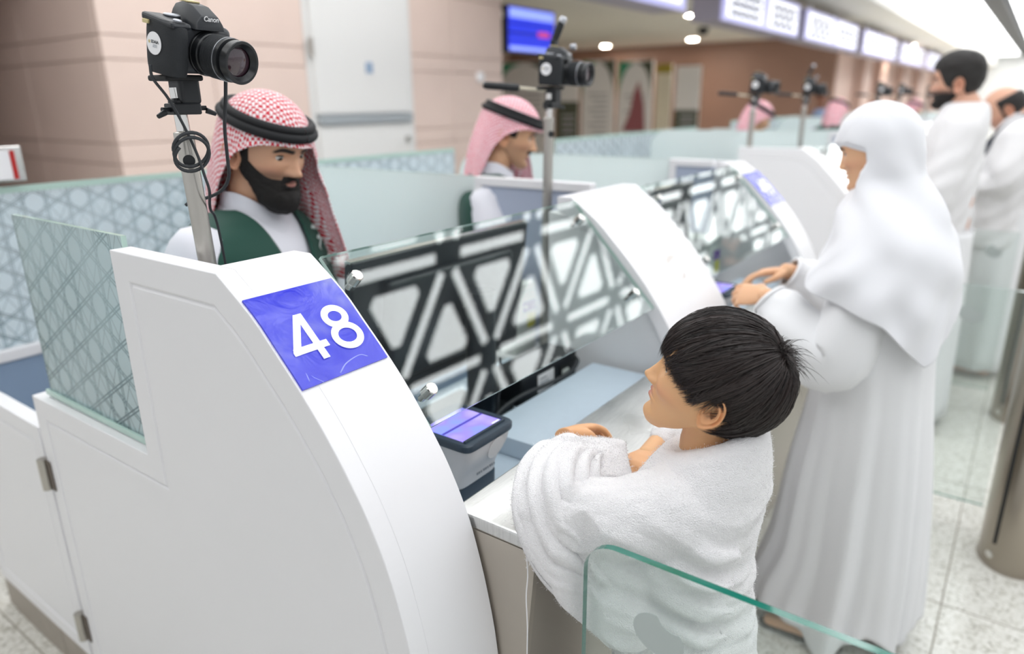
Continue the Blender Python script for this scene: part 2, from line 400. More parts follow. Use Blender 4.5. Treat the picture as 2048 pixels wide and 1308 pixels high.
tag(MB().lathe([(0, 0.055), (0.03, 0.055), (0.04, 0.04)], (6.28, SY, 1.86), (0, -1, 0), 20).build('wall_disc', 'paper', smooth=True, angle=40), 'small pale round disc fixed to the pink stone wall', 'wall disc')

# unseen walls and roof, added to shade the stone block's left face
struct('wall_shade', MB().box(0.70, 0.90, 5.4, 9.2, 0, 4.2), 'stone_brown')
struct('wall_shade_end', MB().box(0.70, 2.38, 9.0, 9.2, 0, 4.2), 'stone_brown')
struct('ceiling_shade', MB().box(0.70, 2.38, 5.4, 9.0, 2.7, 2.8), 'stone_brown')

# recess beyond it: brown end wall, pink wall of the following block, soffit, luminous ceiling
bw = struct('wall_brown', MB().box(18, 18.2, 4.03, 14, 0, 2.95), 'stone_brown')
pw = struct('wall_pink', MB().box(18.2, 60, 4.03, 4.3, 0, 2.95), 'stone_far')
for i, x in enumerate((20.0, 22.2, 25.9, 29.5, 34)):
    MB().box(x, x + 0.9, 3.8, 4.06, 0, 2.95).build('pilaster', 'stone_far', pw)
struct('wall_recess', MB().box(6.7, 18, 13.2, 13.4, 0, 2.95), 'stone')
struct('wall_end', MB().box(42, 42.3, -9, 4.1, 0, 5), 'end_wall')
SO, CE = 2.95, 3.42
so = struct('ceiling_soffit', MB().box(6.0, 60, 2.36, 14, SO, SO + 0.12), 'soffit')
so2 = struct('ceiling_fascia', MB().box(6, 60, 2.30, 2.36, SO, 3.42), 'fascia')
MB().box(-6, 6.0, 2.30, 14, CE + 0.10, CE + 0.2).build('upper_ceiling', 'soffit', so)
for k in range(4):
    o = MB().box(-1.2 + 1.8 * k, 0.1 + 1.8 * k, 3.0, 4.3, CE + 0.06, CE + 0.1).build('light_panel', 'light_panel', so)  # added panels out of view, brightening the stone wall
# luminous ceiling of geometric panels under a dark void
CE = 3.42
ce = struct('ceiling', MB().box(-6, 60, -9, 2.30, CE + 0.10, CE + 0.2), 'ceiling_dark')
def panel_mesh(x0, x1, y0, y1, a):
    """triangular lattice: inset triangles and thin bars, all flat luminous panels"""
    mb = MB(); hgt = a * math.sqrt(3) / 2
    def plate(pts):
        n = len(pts); mb.add([(p[0], p[1], CE) for p in pts] , [tuple(range(n))])
    ny = int((y1 - y0) / hgt) + 2; nx = int((x1 - x0) / a) + 3
    def inside(p): return x0 <= p[0] <= x1 and y0 <= p[1] <= y1
    def bar(p, q, wd, e):
        p = np.array(p); q = np.array(q); d = (q - p) / np.linalg.norm(q - p); nn = np.array([-d[1], d[0]]) * wd
        p = p + d * e; q = q - d * e
        if inside(p) and inside(q): plate([p + nn, p - nn, q - nn, q + nn])
    for j in range(ny):
        for i in range(-1, nx):
            ox = x0 + i * a + (j % 2) * a / 2; oy = y0 + j * hgt
            A = np.array([ox, oy]); B = np.array([ox + a, oy]); C_ = np.array([ox + a / 2, oy + hgt]); D = np.array([ox + 3 * a / 2, oy + hgt])
            for tri in ((A, B, C_), (B, D, C_)):
                c = sum(tri) / 3; pts = [c + (p - c) * 0.50 for p in tri]
                # truncate corners for six-sided pieces
                poly = []
                for k in range(3):
                    p, q = pts[k], pts[(k + 1) % 3]; poly += [p + (q - p) * 0.14, p + (q - p) * 0.86]
                if all(inside(p) for p in poly): plate(poly)
            bar(A, B, a * 0.035, a * 0.13); bar(A, C_, a * 0.035, a * 0.13); bar(B, C_, a * 0.035, a * 0.13)
    return mb
def lightfield(x0, x1, y0, y1, a):
    o = panel_mesh(x0, x1, y0, y1, a).build('light_panel', 'light_panel', ce); o['kind'] = 'stuff'
EDGES = [-4.3, -1.75, 0.95]
lightfield(-1.5, 14, 1.45, 2.25, 1.0)
lightfield(-1.5, 14, -1.6, 0.95, 1.0)
lightfield(-1.5, 14, -3.6, -2.0, 1.0)
# beyond 14 m the pieces are too small to tell apart
mb = MB()
for ya, yb in ((1.45, 2.25), (-1.6, 0.95), (-3.6, -2.0)):
    x = 14.1
    while x < 41:
        mb.box(x, x + 0.42, ya, yb, CE, CE + 0.01); x += 0.5
o = mb.build('light_panel', 'light_panel', ce); o['kind'] = 'stuff'
for yb in (1.2, -1.8):
    MB().box(-6, 41.9, yb - 0.16, yb + 0.16, CE - 0.06, CE + 0.1).build('service_channel', 'beam_black', ce)

# downlights in the soffit; the last two are added to brighten the recess
for i, (x, y) in enumerate(((17.0, 9.4), (16.6, 6.9), (22.6, 3.25), (12.5, 9.0), (12.0, 5.0))):
    lab = ['round warm recessed downlight nearest the flight screen', 'round warm recessed downlight between flight screen and dome camera', 'round warm recessed downlight above the far pink wall', 'added downlight brightening the hidden part of the recess', 'added downlight over the walkway, brightening the recess'][i]
    
    dl = empty('downlight', (x, y, SO), label=lab, cat='downlight', group='recessed downlights in the soffit')
    MB().lathe([(0, 0.16), (-0.02, 0.16), (-0.02, 0.12), (0, 0.12)], (0, 0, 0), (0, 0, 1), 24).build('trim_ring', 'fascia', dl, smooth=True, angle=40)
    MB().lathe([(-0.004, 0.12), (-0.012, 0.11)], (0, 0, 0), (0, 0, 1), 24).build('lamp', 'downlight', dl)
dm = empty('dome_camera', (14.2, 5.7, SO), label='small black dome security camera on the soffit', cat='dome camera')
MB().lathe([(0, 0.11), (-0.04, 0.11)], (0, 0, 0), (0, 0, 1), 20).build('mount', 'black', dm, smooth=True, angle=40)
MB().lathe([(-0.04, 0.1), (-0.09, 0.09), (-0.13, 0.06), (-0.145, 0.01)], (0, 0, 0), (0, 0, 1), 20).build('dome', 'black', dm, smooth=True)

# hanging counter signs along the soffit edge
def hanging_sign(x0, x1, label):
    y0, zb, zt = 2.93, 2.40, 2.80
    s = empty('hanging_sign', ((x0 + x1) / 2, y0, zb), label=label, cat='hanging sign', group='lit counter signs hanging under the soffit'); L = (x1 - x0) / 2
    MB().box(-L, L, 0.02, 0.34, 0, zt - zb).build('case', 'sign_case', s, bevel=0.01)
    fr = MB(); fr.box(-L, L, 0, 0.02, 0, zt - zb); fr.build('front_frame', 'sign_frame', s)
    for k in (-1, 1):
        cx = k * L / 2
        sc = MB().box(cx - L / 2 + 0.12, cx + L / 2 - 0.12, -0.006, 0, 0.05, zt - zb - 0.04).build('screen', 'sign_screen', s)
        for j in range(3):
            mb = MB(); z = 0.1 + j * 0.09
            n = 14; pts = [(cx - L / 2 + 0.25 + (L - 0.5) * q / n, -0.008, z + 0.016 * math.sin(q * 1.7 + j * 2 + x0)) for q in range(n + 1)]
            mb.tube(pts, 0.02, 6); mb.build('lettering', 'sign_text', sc)
    for k in (-0.55, 0.35):
        MB().cyl((k * L, 0.17, zt - zb), (k * L, 0.17, SO - zb), 0.045, n=12).build('hanger', 'fascia', s, smooth=True, angle=40)
    return s
sx = [(3.9, 6.84, 'lit counter sign cut by the top edge above the flight screen camera'), (7.78, 10.66, 'large lit counter sign, nearest of those fully in view'),
      (11.0, 14.4, 'lit counter sign, second of those fully in view'), (15.0, 18.5, 'lit counter sign, third of those fully in view'), (19.2, 22.8, 'lit counter sign, fourth of those fully in view'),
      (23.7, 27.6, 'lit counter sign, fifth of those fully in view'), (28.4, 32.4, 'faint lit counter sign, farthest, beside the dark haired man')]
for a, b_, l in sx: hanging_sign(a, b_, l)

# flight information screen on the end of the stone block
tv = empty('flight_screen', (7.35, 5.05, 2.14), label='blue flight information screen hung beside the pink stone wall', cat='screen')
TW, TH = 0.98, 0.50
MB().box(-TW / 2, TW / 2, 0, 0.16, 0, TH).build('casing', 'black', tv, bevel=0.01)
sc = MB().box(-TW / 2 + 0.03, TW / 2 - 0.02, -0.006, 0.0, 0.02, TH - 0.02).build('screen', 'tv_blue', tv)
for z0, z1, m in ((TH - 0.13, TH - 0.03, 'tv_pale'), (0.025, 0.07, 'tv_pale'), (0.2, 0.225, 'tv_dark'), (0.3, 0.315, 'tv_dark'), (0.13, 0.14, 'tv_dark')):
    MB().box(-TW / 2 + 0.04, TW / 2 - 0.03, -0.009, -0.006, z0, z1).build('text_row', m, sc)
MB().box(0.12, 0.36, -0.012, -0.006, 0.19, 0.25).build('text_row', 'tv_red', sc)
MB().box(-TW / 2 - 0.2, -TW / 2 + 0.02, 0.05, 0.1, 0.36, 0.44).build('bracket', 'fascia', tv)

# poster boards standing in front of the brown wall
def poster(y0, y1, zt, kind, label):
    p = empty('poster_board', (16.0, (y0 + y1) / 2, 0), label=label, cat='poster', group='upright poster boards before the brown wall'); L = (y1 - y0) / 2 - 0.03
    MB().box(0, 0.05, -L, L, 0.02, zt).build('board', 'poster', p)
    if kind == 'arch':
        pts = [(L, zt), (L, zt - 1.0)]
        for q in range(9):
            a = q / 8 * PI / 2; pts.append((L * math.cos(a), zt - 1.0 + 0.95 * math.sin(a)))
        MB().prism(pts, -0.006, 0, 'x').build('corner_print', 'poster_green', p)
        MB().prism([(-a, b_) for a, b_ in pts][::-1], -0.006, 0, 'x').build('corner_print', 'poster_dark', p)
    if kind in ('arch', 'text'):
        for j in range(9):
            MB().box(-0.008, 0, -L * 0.6, L * (0.6 - 0.2 * (j % 3)), zt - 0.8 - j * 0.12, zt - 0.76 - j * 0.12).build('text_line', 'poster_ink', p)
    if kind == 'cream':
        MB().box(-0.008, 0, -L, L, zt - 0.2, zt).build('header', 'poster_olive', p); MB().box(-0.006, 0, -L, L, 0.1, zt - 0.2).build('sheet', 'poster_cream', p)
    if kind in ('foot',):
        MB().box(-0.008, 0, -L, L, 0.3, zt - 0.95).build('dark_foot', 'poster_dark', p)
        for j in range(4): MB().box(-0.012, -0.006, -L * 0.7, L * 0.5, 0.8 + j * 0.14, 0.86 + j * 0.14).build('text_line', 'poster_ink', p)
    if kind == 'arch' and y0 < 8 and y0 > 7:
        pts = [(-0.3, 0.9), (-0.25, 1.5), (-0.1, 2.05), (0.02, 1.8), (0.12, 1.3), (0.3, 0.9)]
        MB().prism(pts, -0.012, -0.006, 'x').build('figure_print', 'poster_maroon', p)
poster(10.3, 12.2, 2.60, 'arch', 'grey arched poster board behind the flight screen, leftmost')
poster(9.54, 10.25, 2.55, 'foot', 'poster board with dark green foot just behind the second camera')
poster(8.54, 9.5, 2.55, 'arch', 'arched poster board covered in lines of text, beside the dark footed one')
poster(7.54, 8.5, 2.50, 'arch', 'arched poster board with a maroon figure print')
poster(7.06, 7.5, 2.40, 'cream', 'narrow cream poster board with olive header')
poster(6.38, 7.02, 2.34, 'foot', 'poster board with dark foot against the brown wall, rightmost')
# ================================================================== counter islands
# side profile of the curved front (Y, Z), from the top edge down to the plinth
PROF = catmull([(0.986, 1.355), (0.908, 1.300), (0.862, 1.256), (0.808, 1.202), (0.760, 1.147), (0.715, 1.085), (0.684, 1.035), (0.654, 0.972),
                (0.634, 0.913), (0.612, 0.825), (0.594, 0.716), (0.584, 0.55), (0.586, 0.36), (0.60, 0.14)], 3)
def prof_pt(z):
    i = np.argmin(abs(PROF[:, 1] - z)); return PROF[i]
def off_prof(d):
    T = np.gradient(PROF, axis=0); T /= np.linalg.norm(T, axis=1)[:, None]; N = np.stack([-T[:, 1], T[:, 0]], 1)
    if N[5][0] < 0: N = -N          # towards +Y (inside)
    return PROF + N * d
def front_band(x0, x1, parent):
    """curved white front shell"""
    inn = off_prof(0.034); ou = off_prof(-0.0005)
    top = [(1.03, 1.3555), (1.03, 1.318)]
    poly = [tuple(p) for p in ou] + [tuple(p) for p in inn[::-1][:-2]] + top[::-1]
    return MB().prism(poly, x0, x1, 'x').build('curved_front', 'white', parent, smooth=True, angle=30, bevel=0)
def number_plate(txt, x0, x1, parent, size=0.122):
    za, zb = 1.319, 1.192
    seg = [p for p in off_prof(-0.0035) if zb - 0.002 <= p[1] <= za + 0.004]; seg = np.array(seg)
    G = [[(x, p[0], p[1]) for x in np.linspace(x0, x1, 8)] for p in seg]
    pl = empty('number_plate'); pl.parent = parent
    back = np.array(off_prof(0.002)); back = np.array([p for p in back if zb - 0.002 <= p[1] <= za + 0.004])[:len(seg)]
    poly = [tuple(p) for p in seg] + [tuple(p) for p in back[::-1]]
    o = MB().prism(poly, x0, x1, 'x').build('number_plate', 'sign_blue', parent, smooth=True, angle=40)
    bpy.data.objects.remove(pl)
    o['label'] = ('blue plate with white number ' + txt) if txt.strip() else 'blue plate'
    up_d = Vector((0, seg[0][0] - seg[-1][0], seg[0][1] - seg[-1][1])); mid = prof_pt((za + zb) / 2 - 0.004)
    nrm = Vector((1, 0, 0)).cross(up_d.normalized())
    M = basis((1, 0, 0), up_d, Vector(((x0 + x1) / 2 + 0.004, mid[0], mid[1])) + nrm * 0.0046)
    if txt != '48' and not txt.strip(): pass
    elif txt != '48': text_mesh('digits', txt, size, 'sign_white', o, M, 0.0006, 0.0)
    else:
        sw, e_ = 0.0118, 0.0007
        def stroke(mb, a, b_, cut=0):
            a, b_ = np.array(a), np.array(b_); d = (b_ - a) / np.linalg.norm(b_ - a); n_ = np.array([-d[1], d[0]]) * sw / 2; q = [a + n_, a - n_, b_ - n_, b_ + n_]; mb.prism([(p[0], p[1]) for p in q], -e_, e_, 'z')
        four = MB(); ox, oy = -.069, -.043
        stroke(four, (ox + .046, oy), (ox + .046, oy + .086)); stroke(four, (ox + .002, oy + .0245), (ox + .064, oy + .0245)); stroke(four, (ox + .0045, oy + .0215), (ox + .0425, oy + .0835))
        four.prism([(ox + .038, oy + .086), (ox + .0519, oy + .086), (ox + .0519, oy + .070), (ox + .040, oy + .070)], -e_, e_, 'z')
        four.prism([(ox - .0005, oy + .0186), (ox + .010, oy + .0186), (ox + .010, oy + .0304), (ox + .0035, oy + .0304), (ox - .0005, oy + .0245)], -e_, e_, 'z')
        four.build('digit', 'sign_white', o, M=M)
        eight = MB(); cx_ = .036
        for cy_, ra, rb in ((oy + .0640, .0245, .0220), (oy + .0255, .0290, .0255)):
            rows = []
            for z_, k in ((-e_, 1), (e_, 1), (e_, 0), (-e_, 0)):
                rows.append([(cx_ + (ra - (0 if k else sw)) * math.cos(t_), cy_ + (rb - (0 if k else sw)) * math.sin(t_), z_) for t_ in np.linspace(0, 2 * PI, 48, endpoint=False)])
            eight.grid(rows + [rows[0]], True)
        eight.build('digit', 'sign_white', o, M=M)
    if txt == '48':
        W2, H2 = (x1 - x0) / 2, up_d.length / 2
        for pts, rr in (([(-.92, .1), (-.86, .32), (-.7, .5), (-.45, .62), (-.2, .66)], .0011), ([(-.95, .02), (-.85, -.25), (-.8, -.5), (-.84, -.8)], .0012), ([(-.2, -.86), (.05, -.72), (.4, -.66), (.55, -.74)], .0014), ([(.78, .55), (.86, .2), (.82, -.2), (.9, -.5)], .0011), ([(-.6, -.9), (-.75, -.7), (-.78, -.45)], .0010), ([(-.9, .6), (-.6, .78), (0, .86), (.5, .84)], .0008), ([(.3, .5), (.55, .52), (.7, .42)], .0007)):
            P = catmull([(a * W2, b_ * H2, -0.0030 - 0.0016 * b_ * b_) for a, b_ in pts], 6); MB().tube([tuple(M @ Vector(q)) for q in P], rr, 7).build('film_wrinkle', 'smear', o, smooth=True)
    return o, M, nrm
def end_fin(x0, w_, side, number=None, label='', outer=True):
    """island end: L-shaped side panel with a routed inset, plus the curved front. side=-1: panel on the low-X face"""
    f = empty('booth_end_panel', (0, 0, 0), label=label, cat='counter panel')
    xa, xb = (x0, x0 + 0.04) if side < 0 else (x0 + w_ - 0.04, x0 + w_)
    out = [(1.86, 0.14), (1.86, 0.94), (1.32, 0.945), (1.32, 1.355), (1.03, 1.355)] + [tuple(p) for p in PROF]
    inner = inset_poly(out, 0.052); inner2 = inset_poly(out, 0.058)
    mb = MB(); n = len(out); face = xa if side < 0 else xb; back = xb if side < 0 else xa; sgn = 1 if side < 0 else -1
    rings = [[(back, *p) for p in out], [(face, *p) for p in out], [(face, *p) for p in inner], [(face + sgn * 0.004, *p) for p in inset_poly(out, 0.0545)], [(face + sgn * 0.004, *p) for p in inner2], [(face + sgn * 0.0012, *p) for p in inset_poly(out, 0.0605)]]
    mb.grid(rings, closed_u=True)
    o = len(mb.v) - n; mb.f.append(tuple(o + i for i in range(n))); mb.mi.append(0); mb.f.append(tuple(range(n))[::-1]); mb.mi.append(0)
    mb.build('side_panel', 'white', f, bevel=0.003, seg=2)
    front_band(x0 + (0.033 if side < 0 else 0), x0 + w_ - (0.033 if side > 0 else 0), f)
    MB().box(xa + 0.012, xb, 0.64, 1.84, 0.0, 0.142).build('plinth', 'plinth', f, bevel=0.002)
    MB().box(x0 + 0.02, x0 + w_ - 0.02, 0.63, 0.66, 0.0, 0.142).build('plinth', 'plinth', f)
    MB().box(x0 + 0.045, x0 + w_ - 0.045, 0.94, 1.32 if side < 0 else 1.05, 0.14, 0.83).build('core', 'white_matt', f)
    if number:
        number_plate(number, x0 + 0.004, x0 + w_ - (0.006 if w_ < 0.3 else 0.0), f)
    return f
def mid_fin(x0, x1, label):
    f = empty('booth_divider', label=label, cat='counter panel')
    front_band(x0, x1, f)
    inn = off_prof(0.034)
    for xa in (x0 + 0.02, x1 - 0.05):
        poly = [(1.07, 0.14), (1.07, 1.31)] + [tuple(p) for p in inn[2:]]
        MB().prism(poly, xa, xa + 0.03, 'x').build('web', 'white_matt', f)
    MB().box(x0 + 0.02, x1 - 0.02, 0.63, 1.05, 0, 0.142).build('plinth', 'plinth', f)
    MB().box(x0 + 0.055, x0 + 0.25, 0.94, 1.36, 0.79, 0.83).build('shelf', 'white_matt', f, bevel=0.002)
    return f
def pane_mesh(pts4, thick, nrm):
    """pane from four corner points; faces index0, edges index1"""
    a = [Vector(p) for p in pts4]; n = Vector(nrm).normalized() * thick; mb = MB()
    mb.add(a, [(0, 1, 2, 3)], 0); mb.add([p + n for p in a], [(3, 2, 1, 0)], 0)
    for i in range(4):
        j = (i + 1) % 4; mb.add([a[i], a[j], a[j] + n, a[i] + n], [(0, 1, 2, 3)], 1)
    return mb
def shield(x0, x1, label):
    """sloping glass screen on four steel standoffs"""
    s = empty('glass_shield', ((x0 + x1) / 2, 0.85, 1.2), label=label, cat='glass screen')
    L = (x1 - x0) / 2; top = (0.97 - 0.85, 1.350 - 1.2); bot = (0.728 - 0.85, 1.094 - 1.2); nrm = (0, -0.72, 0.69)
    mb = pane_mesh([(-L, bot[0], bot[1]), (L, bot[0], bot[1]), (L, top[0], top[1]), (-L, top[0], top[1])], 0.008, (0, 0.72, -0.69))
    mb.build('pane', ['shield_glass', 'glass_edge_pale'], s)
    for sx_ in (-1, 1):
        for tt in (0.16, 0.84):
            p = Vector((sx_ * (L - 0.04), bot[0] + (top[0] - bot[0]) * tt, bot[1] + (top[1] - bot[1]) * tt)); n = Vector(nrm).normalized()
            MB().lathe([(-0.03, 0.006), (-0.012, 0.006), (-0.012, 0.0115), (0.009, 0.0115), (0.0105, 0.010)], p, n, 20).build('standoff', 'chrome', s, smooth=True, angle=35)
    return s
def counter(x0, x1, label, near=False):
    c = empty('counter', ((x0 + x1) / 2, 0.6, 0), label=label, cat='counter'); L = (x1 - x0) / 2
    def B(name, mat, xa, xb, ya, yb, za, zb, **k): return MB().box(xa - (x0 + x1) / 2, xb - (x0 + x1) / 2, ya - 0.6, yb - 0.6, za, zb).build(name, mat, c, **k)
    B('steel_top', 'steel_top', x0, x1, 0.515, 0.685, 0.935, 0.960, bevel=0.004)
    B('rear_upstand', 'steel_top', x0, x1, 0.677, 0.685, 0.86, 0.935)
    # sheet steel body below: end cheeks and a front sheet leaning back towards the floor
    front = [(0.52, 0.935), (0.60, 0.10), (0.66, 0.10), (0.66, 0.935)]
    P = [(a - 0.6, b_) for a, b_ in front]
    for xa in (-L, L - 0.012):
        MB().prism(P, xa, xa + 0.012, 'x').build('end_cheek', 'steel_side', c)
    MB().prism([(P[0][0] + 0.002, 0.93), (P[1][0] + 0.002, 0.10), (P[1][0] + 0.012, 0.10), (P[0][0] + 0.012, 0.93)], -L + 0.012, L - 0.012, 'x').build('front_sheet', 'tread_plate', c)
    MB().prism([(-0.084, 0.957), (-0.089, 0.952), (-0.089, 0.925), (-0.084, 0.925)], -L, L, 'x').build('front_lip', 'chrome', c)
    B('desk_board', 'blue_laminate', x0, x1, 0.685, 1.20, 0.835, 0.860, bevel=0.002)
    B('ledge', 'blue_laminate', x0 + 0.345, x1 - 0.002, 0.686, 0.905, 0.861, 0.906, bevel=0.002)
    B('foot', 'plinth', x0, x1, 0.64, 0.70, 0, 0.12)
    return c
def rear_screen(x0, x1, y, label, film='film_rear', zt=1.37):
    s = empty('rear_screen', ((x0 + x1) / 2, y, 0), label=label, cat='glass screen'); L = (x1 - x0) / 2
    MB().box(-L, L, -0.02, 0.02, 0.12, 0.84).build('lower_panel', 'slate_blue', s)
    MB().box(-L, L, -0.03, 0.03, 0.84, 0.875).build('rail', 'white', s, bevel=0.003)
    MB().box(-L, L, -0.03, 0.03, 0.0, 0.12).build('plinth', 'plinth', s)
    pane_mesh([(-L, 0, 0.875), (L, 0, 0.875), (L, 0, zt - 0.02), (-L, 0, zt - 0.02)], 0.008, (0, 1, 0)).build('film_pane', [film, 'glass_edge_pale'], s)
    MB().box(-L, L, 0.000, 0.008, zt - 0.02, zt).build('top_edge', 'glass_edge_pale', s)
    return s
def partition(x, y0, ym, y1, label, zt=1.362):
    """white framed grey-blue panel near the counter, frosted glass behind it"""
    p = empty('booth_partition', (x, (y0 + y1) / 2, 0), label=label, cat='partition'); c = (y0 + y1) / 2
    MB().box(-0.02, 0.02, y0 - c, ym - c, zt - 0.028, zt).build('frame_rail', 'white', p, bevel=0.003)
    MB().box(-0.02, 0.02, ym - c - 0.03, ym - c, 0.1, zt - 0.028).build('frame_post', 'white', p, bevel=0.003)
    MB().box(-0.012, 0.012, y0 - c, ym - c - 0.03, 0.1, zt - 0.028).build('infill_panel', 'blue_grey', p)
    # frosted pane with rounded top rear corner
    rr = 0.14; pts = [(ym - c, 0.9), (y1 - c, 0.9)] + [(y1 - c - rr + rr * math.cos(a), zt - rr + rr * math.sin(a)) for a in np.linspace(0, PI / 2, 9)] + [(ym - c, zt)]
    MB().prism(pts, -0.005, 0.005, 'x', 1, 0).build('frosted_pane', ['frosted', 'glass_edge_pale'], p)
    MB().box(-0.02, 0.02, ym - c, y1 - c, 0.0, 0.9).build('lower_panel', 'slate_blue', p)
    return p
def gate(x0, label):
    g_ = empty('booth_gate', (x0, 1.88, 0), label=label, cat='gate'); W_ = 0.62
    out = [(0.0, 0.145), (W_, 0.145), (W_, 0.848), (0.0, 0.848)]
    mb = MB(); rings = [[(0.04, *p) for p in out], [(0, *p) for p in out], [(0, *p) for p in inset_poly(out, 0.045)], [(0.004, *p) for p in inset_poly(out, 0.0475)], [(0.004, *p) for p in inset_poly(out, 0.051)], [(0.0012, *p) for p in inset_poly(out, 0.0535)]]
    mb.grid(rings, closed_u=True); n = 4; o = len(mb.v) - n; mb.f += [tuple(range(o, o + n)), (3, 2, 1, 0)]; mb.mi += [0, 0]
    mb.build('leaf', 'white', g_, bevel=0.003)
    for ya, yb in ((0.002, 0.24), (0.245, 0.62)):
        MB().box(0.014, 0.036, ya, yb, 0.0, 0.145).build('plinth', 'plinth', g_, bevel=0.002)
    for z in (0.725, 0.262):
        hg = MB(); hg.cyl((-0.008, -0.006, z - 0.042), (-0.008, -0.006, z + 0.042), 0.0125, n=20); hg.build('hinge', 'satin_steel', g_, smooth=True, angle=35)
        MB().box(-0.0050, -0.0025, -0.04, -0.0185, z - 0.04, z + 0.04).build('hinge_leaf', 'seam', g_)
    return g_
def side_glass(x0, label):
    s = empty('side_glass', (x0, 1.59, 0.951), label=label, cat='glass screen')
    pane_mesh([(0.016, -0.265, 0.0), (0.016, 0.222, -0.005), (0.016, 0.222, 0.424), (0.016, -0.265, 0.424)], 0.01, (1, 0, 0)).build('film_pane', ['film_side', 'glass_edge_pale'], s)
    MB().box(0.008, 0.014, -0.265, 0.23, -0.004, 0.008).build('bead', 'glass_edge_pale', s)
    return s

PITCH = 3.32
WORDS = ['nearest', 'second', 'third', 'fourth', 'fifth']
for k in range(4):
    X = k * PITCH; wd = WORDS[k]; vis = k < 3
    f = end_fin(0.58 + X, 0.18, -1, '48' if k == 0 else None,
                ['white curved counter end panel with blue number 48 plate in the foreground', 'plain white counter end panel behind the number 49 panel', 'white counter end panel of the third island behind the veiled woman', 'white counter end panel of the farthest island'][k])
    if k == 0:
        pts = [(0.579, 0.82, 0.60), (0.579, 0.80, 0.57), (0.579, 0.775, 0.545), (0.579, 0.752, 0.53), (0.579, 0.738, 0.525)]
        MB().tube(catmull(pts, 4), 0.0009, 5).build('scratch', 'seam', f)
    mid_fin(1.62 + X, 2.0 + X, ['white curved divider with a worn decal between the first two booths', 'white curved divider in the middle of the second island', 'white curved divider in the middle of the third island', 'white curved divider of the farthest island'][k])
    end_fin(2.82 + X, 0.18, 1, '49' if k == 0 else (' ' if k == 1 else None), ['white curved counter end panel with blue number 49 plate', 'white counter end panel closing the second island', 'white counter end panel closing the third island', 'white counter end panel closing the farthest island'][k])
    if vis:
        shield(0.768 + X, 1.612 + X, ['sloping clear glass screen beside the number 48 plate', 'sloping glass screen in the first booth of the second island', 'sloping glass screen in the first booth of the third island'][k])
        shield(2.008 + X, 2.812 + X, ['sloping clear glass screen left of the number 49 plate', 'sloping glass screen in the second booth of the second island', 'sloping glass screen in the second booth of the third island'][k])
    counter(0.765 + X, 1.618 + X, ['stainless steel counter in front of the boy', 'steel counter of the first booth in the second island', 'steel counter of the first booth in the third island', 'steel counter of the first booth in the farthest island'][k])
    counter(2.002 + X, 2.818 + X, ['stainless steel counter under the veiled woman\'s hands', 'steel counter of the second booth in the second island', 'steel counter of the second booth in the third island', 'steel counter of the second booth in the farthest island'][k])
    partition(1.90 + X, 1.08, 1.53 if k == 0 else 1.16, 2.46, ['partition of frosted glass and framed panel between the two officers', 'partition of frosted glass and framed panel in the second island', 'partition of frosted glass in the third island', 'partition of frosted glass in the farthest island'][k], zt=(1.362, 1.39, 1.41, 1.41)[k])
    partition(2.905 + X, 1.08, 1.27, 2.46, ['partition with white framed blue grey panel behind the number 49 plate', 'partition closing the second island', 'partition closing the third island', 'partition closing the farthest island'][k])
rear_screen(0.60, 2.95, 2.53, 'patterned teal film glass screen behind the bearded officer')
rear_screen(3.95, 6.3, 2.53, 'patterned pale film glass screen behind the second camera pole')
rear_screen(7.2, 9.6, 2.53, 'patterned film glass screen at the back of the third island', zt=1.40)
gate(0.582, 'white gate with two steel hinges beside the number 48 panel')
side_glass(0.59, 'patterned glass side screen on the number 48 panel')
# removed-decal residue on the divider
mdv = [o for o in col.objects if o.name.startswith('booth_divider')][0]
q = [prof_pt(z) for z in np.linspace(1.19, 1.12, 7)]
res_pts = [(1.83 + 0.035 * math.cos(a) * (1 + 0.2 * math.sin(3 * a)), 0.0, 1.155 + 0.036 * math.sin(a) * (1 + 0.15 * math.cos(2 * a))) for a in np.linspace(0, 2 * PI, 26)[:-1]]
pp = off_prof(-0.0006)
def on_prof(z): return np.interp(z, pp[::-1, 1], pp[::-1, 0])
MB().add([(x, on_prof(z), z) for x, _, z in res_pts], [tuple(range(25))]).build('decal_residue', 'residue', mdv)
# framed sign hung on the rear screen at far left
fs = empty('framed_notice', (0.80, 2.50, 1.385), label='white notice with red edge in a silver frame on the patterned glass', cat='notice')
MB().box(-0.22, 0.1, 0, 0.02, 0, 0.105).build('frame', 'chrome', fs, bevel=0.003)
MB().box(-0.21, 0.075, -0.004, 0.0, 0.008, 0.092).build('sheet', 'paper', fs)
MB().box(0.065, 0.078, -0.006, -0.002, 0.008, 0.092).build('red_edge', 'red', fs)
